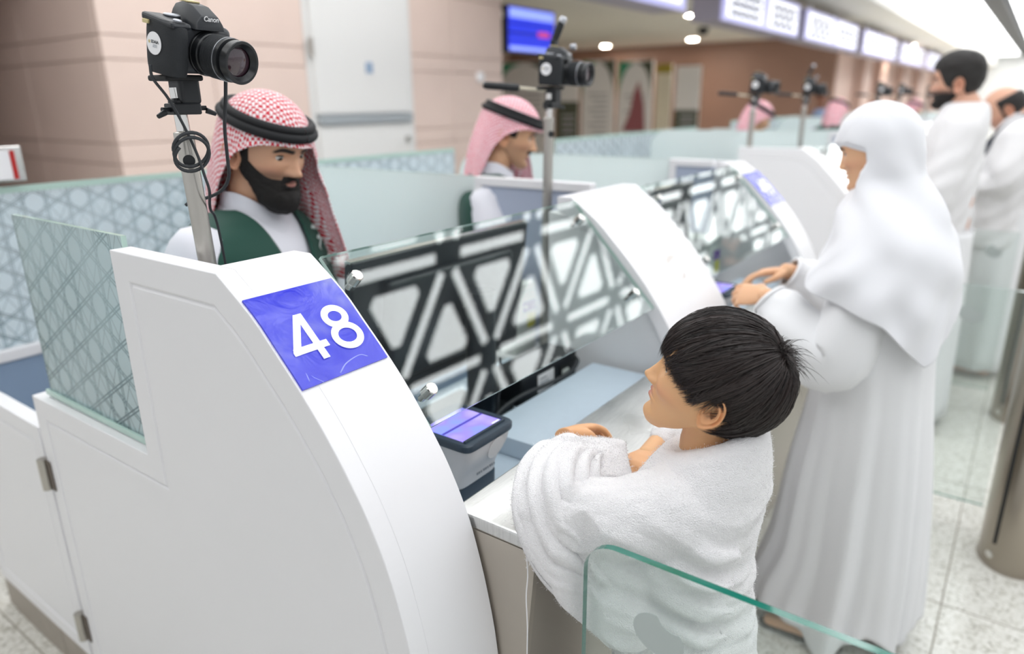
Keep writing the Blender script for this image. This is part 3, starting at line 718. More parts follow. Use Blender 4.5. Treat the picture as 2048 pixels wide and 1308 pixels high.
# ================================================================== photo stands with cameras
def rbox(sx_, sy_, sz_, r_, seg=4):
    bm = bmesh.new(); bmesh.ops.create_cube(bm, size=1); bmesh.ops.scale(bm, vec=(sx_, sy_, sz_), verts=bm.verts)
    bmesh.ops.bevel(bm, geom=bm.edges[:], offset=r_, segments=seg, affect='EDGES', profile=0.5); mb = MB()
    mb.add([tuple(v.co) for v in bm.verts], [tuple(v.index for v in f.verts) for f in bm.faces]); bm.free(); return mb
def shifted(mb, d): mb.v = [(p[0] + d[0], p[1] + d[1], p[2] + d[2]) for p in mb.v]; return mb
def dslr(label, detail=True):
    """lens looks along -y, grip at -x, origin at the tripod screw"""
    c = empty('photo_camera', label=label, cat='camera', group='cameras on the counter poles')
    shifted(rbox(0.118, 0.052, 0.074, 0.011), (0.004, 0.0, 0.040)).build('body', 'camera_black', c, smooth=True, angle=50)
    # grip: rounded column at the -x end reaching forward
    G = []
    for z in np.linspace(0.0, 0.079, 9):
        q = abs(z / 0.079 - 0.5) * 2; sc_ = 1 - 0.10 * q ** 4; row = []
        for a in np.linspace(0, 2 * PI, 28)[:-1]:
            ca, sa = math.cos(a), math.sin(a); e = 0.62
            row.append((-0.0475 + 0.0175 * sc_ * math.copysign(abs(ca) ** e, ca), -0.012 + 0.036 * sc_ * math.copysign(abs(sa) ** e, sa), z + 0.001))
        G.append(row)
    gp = MB().grid(G, True, True, True).build('grip', 'camera_grip', c, smooth=True, angle=60)
    # sloping top plate of the grip with shutter button
    tp = MB().prism([(-0.046, 0.079), (0.026, 0.086), (0.026, 0.074), (-0.046, 0.070)], -0.064, -0.030, 'x').build('grip_top', 'camera_black', c, bevel=0.004)
    MB().lathe([(0, 0.0062), (0.003, 0.0062), (0.004, 0.005)], (-0.046, -0.034, 0.0795), (0, -0.12, 1), 18).build('shutter_button', 'dial_silver', c, smooth=True, angle=40)
    MB().box(-0.067, -0.063, 0.006, 0.019, 0.070, 0.076).build('strap_lug', 'brass', c, bevel=0.001)
    # viewfinder hump
    hump = []
    for y, z, wd in ((0.032, 0.088, 0.020), (0.030, 0.1025, 0.017), (0.012, 0.108, 0.018), (-0.012, 0.1045, 0.021), (-0.034, 0.092, 0.022), (-0.037, 0.083, 0.023)):
        hump.append([(-wd * 1.25, y, 0.072), (-wd * 1.1, y, z - 0.010), (-wd * 0.72, y, z), (wd * 0.72, y, z), (wd * 1.1, y, z - 0.010), (wd * 1.25, y, 0.072)])
    MB().grid(np.array(hump) + np.array([0.012, 0, 0]), False, True, True).build('viewfinder_hump', 'camera_black', c, smooth=True, angle=35, bevel=0.0015)
    MB().box(0.000, 0.024, 0.004, 0.024, 0.107, 0.1095).build('hot_shoe', 'brass', c, bevel=0.0006)
    text_mesh('maker_name', 'Canon', 0.0105, 'paper', c, basis((1, 0, 0), (0, -0.1, 1), (0.012, -0.0376, 0.0885)), 0.0003, 0.0001)
    MB().lathe([(0, 0.0125), (0.007, 0.0125)], (-0.027, 0.004, 0.078), (0, 0, 1), 28).build('mode_dial', 'camera_black', c, smooth=True, angle=40)
    MB().lathe([(0, 0.0125), (0.0015, 0.0125), (0.003, 0.010)], (-0.027, 0.004, 0.085), (0, 0, 1), 28).build('dial_cap', 'dial_silver', c, smooth=True, angle=40)
    # lens
    ln = MB().lathe([(0, 0.034), (0.006, 0.034), (0.007, 0.033), (0.018, 0.033), (0.020, 0.0315), (0.026, 0.0315)], (0.012, -0.024, 0.036), (0, -1, 0), 48).build('lens', 'lens_black', c, smooth=True, angle=35)
    rib = [(0.026, 0.0325)]
    for i in range(9): rib += [(0.027 + i * 0.003, 0.0336), (0.0285 + i * 0.003, 0.0336), (0.0288 + i * 0.003, 0.0329), (0.0297 + i * 0.003, 0.0329)]
    rib.append((0.054, 0.0325)); MB().lathe(rib, (0.012, -0.024, 0.036), (0, -1, 0), 48).build('zoom_ring', 'camera_grip', ln)
    MB().lathe([(0.054, 0.0338), (0.0555, 0.0338)], (0.012, -0.024, 0.036), (0, -1, 0), 48).build('silver_ring', 'dial_silver', ln, smooth=True, angle=30)
    MB().lathe([(0.0555, 0.033), (0.063, 0.033), (0.064, 0.0285), (0.069, 0.0285), (0.070, 0.032), (0.083, 0.0325), (0.084, 0.0315), (0.084, 0.028), (0.078, 0.0235), (0.076, 0.022)], (0.012, -0.024, 0.036), (0, -1, 0), 48, caps=False).build('focus_ring', 'lens_black', ln, smooth=True, angle=30)
    MB().lathe([(0.0735, 0.0225), (0.0755, 0.016), (0.0765, 0.006), (0.0766, 0.0002)], (0.012, -0.024, 0.036), (0, -1, 0), 36, caps=False).build('front_element', 'lens_glass', ln, smooth=True)
    # round white sticker on the outer side of the grip
    stk = MB().lathe([(0, 0.0165), (0.0006, 0.0165)], (-0.0655, -0.006, 0.044), (-1, 0, 0), 40).build('round_sticker', 'paper', gp)
    if detail:
        Mx = basis((0, -1, 0), (0, 0, 1), (-0.0664, -0.0085, 0.046))
        text_mesh('sticker_print', 'SDAIA', 0.0062, 'black', stk, Mx, 0.0001, 0.0001)
        MB().lathe([(0, 0.0024), (0.0003, 0.0024)], (-0.0661, 0.0042, 0.0455), (-1, 0, 0), 12).build('sticker_dot', 'brass', stk)
        for i, l in enumerate((0.009, 0.010, 0.010)):
            MB().box(-0.0664, -0.0661, -0.0135, -0.0135 + l, 0.0415 - i * 0.0016, 0.0421 - i * 0.0016).build('sticker_print', 'print_grey', stk)
    return c
def copy_tree(o, parent=None):
    c = o.copy(); col.objects.link(c); c.parent = parent
    for ch in o.children: copy_tree(ch, c)
    return c
def stand(p0, p1, label, handle=False, hole=True):
    """telescopic steel pole with a black tilt head; p0 base, p1 head"""
    s = empty('camera_pole', p0, label=label, cat='stand', group='steel camera poles'); d = Vector(p1) - Vector(p0); L = d.length; dn = d.normalized()
    def at(t): return tuple(dn * t)
    MB().cyl(at(0), at(L * 0.885), 0.0148, n=28).build('lower_tube', 'satin_steel', s, smooth=True, angle=40)
    MB().lathe([(0, 0.0148), (0, 0.0165), (0.012, 0.0165), (0.014, 0.012)], at(L * 0.875), dn, 28).build('collar', 'satin_steel', s, smooth=True, angle=40)
    MB().cyl(at(L * 0.88), at(L - 0.02), 0.0105, n=24).build('upper_tube', 'chrome', s, smooth=True, angle=40)
    if hole:
        hp = dn * (L * 0.835); MB().lathe([(0, 0.0095), (0.0015, 0.0095)], (hp[0] - 0.0072, hp[1] - 0.0130, hp[2]), (-0.5, -0.85, 0), 18).build('cable_hole', 'black', s)
    hd_ = empty('head'); bpy.data.objects.remove(hd_)
    b = MB(); zt = d.z
    b.lathe([(-0.055, 0.014), (-0.040, 0.016), (-0.036, 0.012)], at(L), dn, 20); b.box(d.x - 0.018, d.x + 0.03, d.y - 0.02, d.y + 0.012, zt - 0.062, zt - 0.044)
    b.build('clamp', 'black', s, bevel=0.003)
    b = MB(); b.box(d.x - 0.004, d.x + 0.032, d.y - 0.022, d.y + 0.016, zt - 0.046, zt - 0.004); b.build('tilt_block', 'black', s, bevel=0.006, seg=3)
    b = MB(); b.box(d.x - 0.03, d.x + 0.034, d.y - 0.03, d.y + 0.026, zt - 0.010, zt - 0.001); b.build('camera_plate', 'black_matt', s, bevel=0.003)
    for sg, z, l in ((-1, zt - 0.054, 0.03), (1, zt - 0.052, 0.028)):
        b = MB(); x = d.x + (0.03 if sg > 0 else -0.018); b.cyl((x, d.y - 0.006, z), (x + sg * 0.014, d.y - 0.008, z), 0.004, n=10); b.cyl((x + sg * 0.012, d.y - 0.012, z - 0.004), (x + sg * 0.026, d.y - 0.016, z - 0.010), 0.005, 0.0035, n=10)
        b.build('clamp_knob', 'black', s, smooth=True, angle=40)
    if handle:
        hdl = MB().cyl((d.x, d.y + 0.01, zt - 0.012), (d.x - 0.045, d.y + 0.075, zt - 0.004), 0.0048, n=12).build('pan_handle', 'poster_cream', s, smooth=True, angle=40)
        MB().tube([(d.x - 0.045, d.y + 0.075, zt - 0.004), (d.x - 0.05, d.y + 0.082, zt - 0.003), (d.x - 0.10, d.y + 0.155, zt + 0.004), (d.x - 0.105, d.y + 0.162, zt + 0.005)], [0.008, 0.011, 0.011, 0.007], 14).build('handle_grip', 'black', hdl, smooth=True, angle=50)
    return s
STAND = [((0.672, 1.128, 0.832), (0.652, 1.148, 1.648), 0.12), ((1.80, 1.19, 0.832), (1.805, 1.178, 1.643), 0.10), ((3.96, 1.285, 0.832), (3.96, 1.28, 1.63), 0.05),
         ((5.10, 1.31, 0.832), (5.10, 1.31, 1.63), 0.08), ((7.28, 1.25, 0.832), (7.28, 1.25, 1.63), 0.3), ((8.44, 1.25, 0.832), (8.44, 1.25, 1.63), 0.05), ((10.6, 1.25, 0.832), (10.6, 1.25, 1.63), 0.2)]
PL = ['nearest steel pole with coiled cable before the bearded officer', 'steel pole with pan handle in front of the moustached officer', 'blurred steel pole third from the front', 'blurred steel pole fourth from the front',
      'far steel pole just left of the white veil', 'far steel pole behind the white veil', 'farthest steel pole beside the dark haired man']
CL = ['black camera with white round sticker on the nearest pole', 'black camera with top accessory above the moustached officer', 'blurred black camera on the third pole from the front', 'blurred black camera on the fourth pole from the front',
      'tiny blurred camera just above the white veil, left one', 'tiny blurred camera just above the white veil, right one', 'tiny blurred camera beside the dark haired man']
cam0 = dslr(CL[0])
cams = []
for i, (p0, p1, yw) in enumerate(STAND):
    stand(p0, p1, PL[i], handle=i > 0, hole=i < 2)
    c = cam0 if i == 0 else copy_tree(cam0)
    c['label'] = CL[i]; c.location = (p1[0] + (0.021 if i == 0 else 0.016), p1[1] - (0.011 if i == 0 else 0.004), p1[2] + 0.001); c.scale = (1.0,) * 3; c.rotation_euler = Euler((math.radians(12 if i == 0 else 4), 0, yw)); cams.append(c)
# accessory on the second and fourth cameras
for i in (1, 3):
    a = empty('camera_flash'); a.parent = cams[i]; bpy.data.objects.remove(a)
    MB().box(0.002, 0.022, 0.004, 0.022, 0.109, 0.125).build('flash_foot', 'black', cams[i], bevel=0.002)
    MB().tube([(0.012, 0.012, 0.124), (0.014, 0.004, 0.150), (0.016, -0.004, 0.172)], [0.010, 0.0115, 0.0105], 14).build('flash_stem', 'black', cams[i], smooth=True, angle=60)
    MB().lathe([(0, 0.010), (0.012, 0.011), (0.018, 0.007)], (0.016, -0.004, 0.170), (0.1, -0.4, 1), 16).build('flash_tip', 'dial_silver', cams[i], smooth=True, angle=60)
    MB().lathe([(0, 0.008), (0.016, 0.009)], (0.030, -0.030, 0.107), (0.3, -1, 0.1), 16).build('flash_knob', 'dial_silver', cams[i], smooth=True, angle=60)
# cables of the nearest camera
b = MB(); base = Vector(STAND[0][1])
k1 = np.array([.010, -.006, 0]) + catmull([(0.5895, 1.123, 1.660), (0.5915, 1.124, 1.640), (0.612, 1.125, 1.61), (0.630, 1.121, 1.565), (0.640, 1.112, 1.52), (0.644, 1.108, 1.49), (0.650, 1.110, 1.465), (0.668, 1.145, 1.43), (0.69, 1.165, 1.39), (0.70, 1.165, 1.2), (0.70, 1.15, 0.87)], 8)
tag(MB().tube(k1, 0.0024, 8).build('camera_cable', 'cable', smooth=True), 'thin black cable hanging from the nearest camera to its pole', 'cable')
k2 = []
for a in np.linspace(0, 2 * PI * 2.15, 60):
    k2.append((0.640 + 0.026 * math.cos(a + 2.4) , 1.120 + 0.010 * math.sin(a) - 0.014, 1.520 + 0.025 * math.sin(a + 2.4) + 0.0012 * a))
tag(MB().tube(k2, 0.0028, 8).build('cable_coil', 'cable', smooth=True), 'small coil of black cable hung on the nearest pole', 'cable')
k3 = np.array([-.028, .034, .045]) + catmull([(0.742, 1.066, 1.598), (0.742, 1.074, 1.565), (0.744, 1.090, 1.52), (0.748, 1.10, 1.47), (0.752, 1.110, 1.435), (0.745, 1.125, 1.412), (0.725, 1.14, 1.400), (0.70, 1.15, 1.396), (0.688, 1.15, 1.39)], 8)
tag(MB().tube(k3, 0.0030, 8).build('camera_cable', 'cable', smooth=True), 'thicker black cable looping from the lens down to the pole', 'cable')

# ================================================================== desk equipment
def monitor(x0, x1, label):
    m = empty('monitor', ((x0 + x1) / 2, 1.04, 0.8606), label=label, cat='monitor'); L = (x1 - x0) / 2
    tb = basis((1, 0, 0), (0, -0.12, 1), (0, 0.055, 0.11))
    def P(mb, name, mat, **k): mb.v = [tuple(tb @ Vector(p)) for p in mb.v]; return mb.build(name, mat, m, **k)
    P(MB().box(-L, L, 0, 0.335, -0.012, 0.012), 'screen_housing', 'monitor_black', bevel=0.004)
    P(rbox(2 * L * 0.72, 0.24, 0.04, 0.016, 3).__class__().add(*[(lambda q: (q.v, q.f))(shifted(rbox(2 * L * 0.72, 0.24, 0.04, 0.016, 3), (0, 0.165, 0.018)))][0]), 'rear_housing', 'monitor_black', smooth=True, angle=50)
    P(MB().box(-L, L, 0.333, 0.338, -0.010, 0.006), 'top_trim', 'chrome')
    P(MB().box(-L + 0.04, L, -0.004, 0.0, -0.012, 0.010), 'bottom_trim', 'chrome')
    MB().cyl((0.045, -0.035, 0.01), (0.045, -0.035, 0.32), 0.036, n=32).build('stand_column', 'monitor_black', m, smooth=True, angle=40)
    MB().box(0.015, 0.075, -0.03, 0.06, 0.2, 0.28).build('tilt_arm', 'monitor_black', m, bevel=0.006)
    MB().box(-0.10, 0.12, -0.078, 0.10, 0.0, 0.014).build('stand_base', 'black', m, bevel=0.005)
    return m
def box_pc(x1, label):
    """low black device lying behind the ledge with a white rating label"""
    p = empty('desk_device', (x1 - 0.17, 1.0, 0.861), label=label, cat='device')
    MB().box(-0.10, 0.165, -0.055, 0.05, 0.0, 0.085).build('case', 'black', p, bevel=0.008, seg=3)
    MB().box(-0.03, 0.045, -0.0565, -0.055, 0.018, 0.066).build('rating_label', 'paper', p)
    for i in range(3): MB().box(-0.02, 0.03 - 0.01 * i, -0.0572, -0.0565, 0.028 + 0.012 * i, 0.031 + 0.012 * i).build('label_print', 'print_grey', p)
    MB().box(0.075, 0.15, -0.057, -0.05, 0.02, 0.06).build('port_recess', 'black_matt', p)
    MB().box(0.085, 0.115, -0.062, -0.055, 0.026, 0.046).build('plug', 'box_grey', p, bevel=0.002)
    return p
def finger_scanner(x, y, label, tilt=0.0):
    s = empty('finger_scanner', (x, y, 0.861), label=label, cat='scanner'); s.rotation_euler = (0, 0, tilt)
    wid, dep = 0.078, 0.062
    def ring(z, wx, y0, y1, e=0.35):
        row = []
        for a in np.linspace(0, 2 * PI, 49)[:-1]:
            ca, sa = math.cos(a), math.sin(a); row.append((wx * math.copysign(abs(ca) ** e, ca), (y0 + y1) / 2 + (y1 - y0) / 2 * math.copysign(abs(sa) ** e, sa), z))
        return row
    MB().grid([ring(0, 0.058, -0.03, 0.075, 0.2), ring(0.002, 0.060, -0.032, 0.077, 0.2), ring(0.030, 0.060, -0.033, 0.078, 0.2), ring(0.032, 0.058, -0.032, 0.076, 0.2)], True, True, True).build('foot', 'dark_slate', s, smooth=True, angle=40)
    G = [ring(0.032, 0.058, -0.032, 0.076, 0.25), ring(0.036, 0.060, -0.034, 0.078, 0.25), ring(0.052, 0.0605, -0.036, 0.078, 0.25), ring(0.068, 0.061, -0.043, 0.079, 0.25), ring(0.085, 0.063, -0.054, 0.080, 0.25), ring(0.105, 0.067, -0.063, 0.081, 0.25), ring(0.130, 0.072, -0.068, 0.082, 0.25)]
    bd = MB().grid(G, True, True, True).build('body', 'scanner_grey', s, smooth=True, angle=60)
    MB().grid([ring(0.1265, 0.0735, -0.0695, 0.083, 0.22), ring(0.131, 0.0745, -0.0705, 0.084, 0.22), ring(0.139, 0.0745, -0.0705, 0.084, 0.22), ring(0.142, 0.0725, -0.0685, 0.082, 0.22)], True, True, True).build('top_bezel', 'dark_slate', s, smooth=True, angle=35)
    pl = MB().box(-0.062, 0.055, -0.050, 0.052, 0.142, 0.1435).build('platen', 'platen_glow', s, bevel=0.001)
    MB().box(-0.062, 0.055, -0.002, 0.004, 0.1436, 0.1440).build('platen_line', 'purple_line', pl)
    MB().box(0.030, 0.052, -0.047, -0.043, 0.1436, 0.1440).build('platen_mark', 'sign_white', pl)
    MB().box(-0.064, 0.057, -0.056, -0.051, 0.142, 0.146).build('platen_lip', 'dark_slate', s); MB().box(0.056, 0.061, -0.050, 0.052, 0.142, 0.146).build('platen_lip', 'dark_slate', s)
    MB().lathe([(0, 0.024), (0.0008, 0.024)], (0.018, -0.0625, 0.103), (0, -1, -0.28), 36).build('round_logo', 'pale_disc', bd)
    for q in range(9):      # faint maker's print, too small in the photo to read
        MB().box(-0.010 + q * 0.0068, -0.0055 + q * 0.0068 - 0.001 * (q % 3), -0.0366, -0.0358, 0.0458, 0.0502).build('print_mark', 'print_grey', bd)
    MB().tube([(0.010 + 0.006 * math.cos(a), -0.0362, 0.0535 + 0.003 * math.sin(a)) for a in np.linspace(0.2, PI - 0.2, 7)], 0.0007, 5).build('print_mark', 'print_grey', bd)
    return s
t = NT('platen_glow'); b = t.n('ShaderNodeBsdfPrincipled'); tc = t.n('ShaderNodeTexCoord')
nz = t.n('ShaderNodeTexNoise', i_Vector=tc.outputs['Object'], i_Scale=18.0, i_Detail=1.0)
cc = t.ramp(nz.outputs['Fac'], [(0.35, lin('#8f9cff')), (0.5, lin('#9d8cf0')), (0.65, lin('#b7a6f5'))]); t.link(cc, b.inputs['Base Color']); t.link(cc, b.inputs['Emission Color']); b.inputs['Emission Strength'].default_value = 0.55; b.inputs['Roughness'].default_value = 0.1
t.done(b.outputs[0], 'platen_glow'); pmat('purple_line', '#5a4fc0', 0.4, emit=0.2)

monitor(0.90, 1.50, 'black monitor seen from behind through the nearest glass screen')
monitor(2.10, 2.62, 'black monitor seen from behind through the second glass screen')
monitor(4.25, 4.85, 'black monitor in the first booth of the second island')
box_pc(1.60, 'low black device with white rating label on the ledge behind the nearest glass')
finger_scanner(0.952, 0.815, 'grey fingerprint scanner with lit purple plate beside the number 48 panel')
finger_scanner(2.25, 0.80, 'fingerprint scanner glowing purple under the woman\'s hands')
for i, (x, l) in enumerate(((1.715, 'pale grey cabinet box with purple and yellow labels behind the nearest glass'), (2.66, 'pale grey cabinet box with purple label behind the second glass'))):
    g_ = empty('cabinet_box', (x + 0.06, 1.345 if i == 0 else 1.085, 0.832 if i == 0 else 0.861), label=l, cat='box')
    MB().box(-0.07, 0.038, -0.11, 0.10, 0, 0.222).build('case', 'box_grey', g_, bevel=0.004)
    MB().box(-0.03, 0.036, -0.1125, -0.11, 0.13, 0.165).build('purple_label', 'purple', g_); MB().box(-0.005, 0.036, -0.1125, -0.11, 0.075, 0.122).build('yellow_label', 'yellow', g_)
    MB().lathe([(0, 0.006), (0.0006, 0.006)], (-0.018, -0.1126, 0.148), (0, -1, 0), 14).build('label_mark', 'pale_disc', g_)
    MB().box(-0.07, 0.038, -0.112, -0.110, 0.196, 0.200).build('lid_seam', 'print_grey', g_)
# cables behind the ledge
for i, (pts, l) in enumerate((([(1.05, 0.93, 0.866), (1.10, 0.925, 0.875), (1.17, 0.94, 0.872), (1.24, 0.935, 0.90), (1.31, 0.925, 0.912), (1.40, 0.915, 0.911), (1.50, 0.91, 0.912), (1.565, 0.925, 0.92), (1.575, 0.94, 0.93)], 'black power cable curling in front of the desk device'),
                               ([(1.04, 0.950, 0.867), (1.065, 0.948, 0.893), (1.10, 0.949, 0.902), (1.13, 0.950, 0.888), (1.15, 0.950, 0.868)], 'black cable arching beside the fingerprint scanner'),
                               ([(1.255, 0.955, 1.02), (1.25, 0.951, 0.97), (1.24, 0.951, 0.92), (1.23, 0.951, 0.866)], 'thin cable dropping from the monitor stand'))):
    tag(MB().tube(catmull(pts, 7), 0.0055 if i < 2 else 0.003, 9).build('desk_cable', 'cable', smooth=True), l, 'cable', 'cables on the nearest desk')

# ================================================================== lane barriers
def wing(x, y0, y1, label, zt=0.95):
    g_ = empty('glass_wing', (x, (y0 + y1) / 2, 0), label=label, cat='glass gate'); c = (y0 + y1) / 2
    rr = 0.05; pts = [(y1 - c, 0.10), (y1 - c, zt - rr)] + [(y1 - c - rr + rr * math.cos(a), zt - rr + rr * math.sin(a)) for a in np.linspace(0, PI / 2, 9)][1:] + [(y0 - c, zt), (y0 - c, 0.10)]
    MB().prism(pts, -0.006, 0.006, 'x', 1, 0).build('pane', ['wing_glass', 'glass_edge'], g_)
    dec = []
    for a in np.linspace(0, 2 * PI, 40)[:-1]:
        rad = 0.036 * (1 + 0.10 * math.sin(a * 2 + 0.6)); p = (rad * math.cos(a), rad * 0.95 * math.sin(a)); d_ = math.hypot(p[0] + 0.022, p[1] - 0.040)
        if d_ < 0.026: p = (-0.022 + (p[0] + 0.022) * 0.026 / d_ if d_ > 1e-6 else 0, 0.040 + (p[1] - 0.040) * 0.026 / d_)
        dec.append(p)
    dy, dz = (0.315 - c, 0.885) if x < 1 else (0.10 - c, 0.845)
    MB().prism([(dy + p[0], dz + p[1]) for p in dec], -0.0068, -0.0060, 'x').build('frosted_decal', 'decal', g_)
    return g_
wing(0.775, -1.1, 0.437, 'clear glass gate wing with rounded corner right in front of the boy', 0.995)
wing(2.98, -0.06, 0.40, 'clear glass gate wing with frosted decal behind the veiled woman')
wing(4.33, 0.0, 0.40, 'clear glass gate wing beside the bald man')
def post(x, y, label):
    p = empty('gate_post', (x, y, 0), label=label, cat='post', group='steel gate posts')
    G = []
    for z, k in ((0, 1.0), (0.004, 1.0), (0.98, 1.0), (1.0, 0.97), (1.008, 0.85)):
        G.append([(0.14 * k * math.cos(a), 0.105 * k * math.sin(a), z) for a in np.linspace(0, 2 * PI, 49)[:-1]])
    MB().grid(G, True, True, True).build('shell', 'post_steel', p, smooth=True, angle=50)
    MB().grid([[(0.144 * math.cos(a), 0.109 * math.sin(a), z) for a in np.linspace(0, 2 * PI, 49)[:-1]] for z in (0, 0.006)], True, True, True).build('foot_trim', 'plinth', p, smooth=True, angle=40)
    MB().box(-0.118, -0.100, 0.02, 0.068, 0.10, 0.96).build('slot', 'black_matt', p)
    MB().lathe([(0, 0.014), (0.001, 0.014)], (-0.108, 0.070, 0.05), (-0.8, 0.6, 0), 16).build('floor_sensor', 'chrome', p)
    return p
post(2.83, -0.172, 'nearest steel gate post at the right edge, cut by the frame')
post(4.27, -0.13, 'second steel gate post behind the nearest one')
post(5.7, -0.10, 'third steel gate post, farthest, beside the glass wings')
# ================================================================== people: shared builders
# local frames: x = the person's right, y = forward, z = up
def smooth(e0, e1, x):
    t_ = np.clip((np.asarray(x, float) - e0) / (e1 - e0), 0, 1); return t_ * t_ * (3 - 2 * t_)
def gauss(x, m, s_): return np.exp(-((np.asarray(x, float) - m) / s_) ** 2)
def spline(x, xs, ys):
    """smooth interpolation through knots (xs ascending)"""
    xs = np.array(xs, float); ys = np.array(ys, float); x = np.clip(np.asarray(x, float), xs[0], xs[-1]); m = np.gradient(ys, xs)
    i = np.clip(np.searchsorted(xs, x) - 1, 0, len(xs) - 2); h_ = xs[i + 1] - xs[i]; t_ = (x - xs[i]) / h_
    return (2 * t_**3 - 3 * t_**2 + 1) * ys[i] + (t_**3 - 2 * t_**2 + t_) * h_ * m[i] + (-2 * t_**3 + 3 * t_**2) * ys[i + 1] + (t_**3 - t_**2) * h_ * m[i + 1]
def vnoise(P, sc, seed=0.0):
    return np.array([mnoise.noise(Vector((p[0] * sc + seed, p[1] * sc - seed, p[2] * sc + seed * 0.37))) for p in P])
class Skin:
    """collects a body mesh with one colour per vertex"""
    def __init__(s): s.v = []; s.f = []; s.c = []
    def add(s, V, F, Cc):
        V = np.asarray(V, float); o = len(s.v); s.v += [tuple(p) for p in V]; s.f += [tuple(i + o for i in f) for f in F]
        Cc = np.asarray(Cc, float); s.c += [tuple(Cc)] * len(V) if Cc.ndim == 1 else [tuple(q) for q in Cc]
    def build(s, name, mat, parent, M=None, subsurf=0):
        me = bpy.data.meshes.new(name); V = [tuple(M @ Vector(p)) for p in s.v] if M is not None else s.v
        me.from_pydata(V, [], s.f); me.materials.append(MATS[mat])
        at = me.color_attributes.new('Col', 'FLOAT_COLOR', 'POINT'); at.data.foreach_set('color', np.array([c + (1,) for c in s.c], float).ravel())
        me.polygons.foreach_set('use_smooth', [True] * len(me.polygons)); me.update()
        bm = bmesh.new(); bm.from_mesh(me); bmesh.ops.recalc_face_normals(bm, faces=bm.faces); bm.to_mesh(me); bm.free()
        o = bpy.data.objects.new(name, me); col.objects.link(o)
        if parent is not None: o.parent = parent
        return o
def grid_faces(k, n, closed=True):
    return [(i * n + j, i * n + (j + 1) % n, (i + 1) * n + (j + 1) % n, (i + 1) * n + j) for i in range(k - 1) for j in range(n if closed else n - 1)]
def tube_vf(path, rad, n=14, flat=None, ref=None):
    """tapered limb; flat = per-ring (a,b) scale of the two cross axes"""
    P = np.array(path, float); k = len(P); R_ = np.full(k, rad, float) if np.isscalar(rad) else np.array(rad, float)
    T = np.gradient(P, axis=0); T /= np.linalg.norm(T, axis=1)[:, None] + 1e-12
    a = np.array(ref, float) if ref is not None else (np.array([0, 0, 1.0]) if abs(T[0][2]) < 0.9 else np.array([1.0, 0, 0])); N = a; V = []
    for i in range(k):
        N = N - T[i] * (N @ T[i]); N /= np.linalg.norm(N) + 1e-12; B = np.cross(T[i], N); fa, fb = (1, 1) if flat is None else flat[i]
        for j in range(n):
            th = 2 * PI * j / n; V.append(P[i] + R_[i] * (fa * math.cos(th) * N + fb * math.sin(th) * B))
    F = grid_faces(k, n) + [tuple(range(n))[::-1], tuple((k - 1) * n + j for j in range(n))]
    return np.array(V), F
def blob_tube(path, rad, n=14, sub=5, **kw):
    """rounded ends, smooth path"""
    P = catmull(path, sub); R_ = np.interp(np.linspace(0, 1, len(P)), np.linspace(0, 1, len(path)), rad)
    d0 = (P[0] - P[1]) / np.linalg.norm(P[0] - P[1]); d1 = (P[-1] - P[-2]) / np.linalg.norm(P[-1] - P[-2])
    pre = [P[0] + d0 * R_[0] * s_ for s_ in (0.97, 0.75, 0.4)]; post = [P[-1] + d1 * R_[-1] * s_ for s_ in (0.4, 0.75, 0.97)]
    RR = np.concatenate([[R_[0] * q for q in (0.22, 0.66, 0.92)], R_, [R_[-1] * q for q in (0.92, 0.66, 0.22)]])
    return tube_vf(np.vstack([pre, P, post]), RR, n, **kw)
def fuse(parts, voxel, iters=6, factor=0.5):
    """union of closed lumps into one continuous surface"""
    mb = MB()
    for V, F in parts: mb.add(V, F)
    me = bpy.data.meshes.new('tmp'); me.from_pydata(mb.v, [], mb.f); bm = bmesh.new(); bm.from_mesh(me); bmesh.ops.recalc_face_normals(bm, faces=bm.faces); bm.to_mesh(me); bm.free()
    o = bpy.data.objects.new('tmp', me); col.objects.link(o)
    r_ = o.modifiers.new('r', 'REMESH'); r_.mode = 'VOXEL'; r_.voxel_size = voxel; r_.adaptivity = 0
    s_ = o.modifiers.new('s', 'SMOOTH'); s_.iterations = iters; s_.factor = factor
    dg = bpy.context.evaluated_depsgraph_get(); em = bpy.data.meshes.new_from_object(o.evaluated_get(dg))
    V = np.empty(len(em.vertices) * 3); em.vertices.foreach_get('co', V); V = V.reshape(-1, 3); F = [tuple(p.vertices) for p in em.polygons]
    N = np.empty(len(em.vertices) * 3); em.vertices.foreach_get('normal', N); N = N.reshape(-1, 3)
    bpy.data.objects.remove(o); bpy.data.meshes.remove(em); bpy.data.meshes.remove(me)
    return V, F, N
def cloth_obj(name, mat, parent, V, F, M=None, solid=0):
    mb = MB(); mb.add(V, F); o = mb.build(name, mat, parent, smooth=True, M=M)
    if solid: m = o.modifiers.new('thick', 'SOLIDIFY'); m.thickness = solid; m.offset = 0
    return o

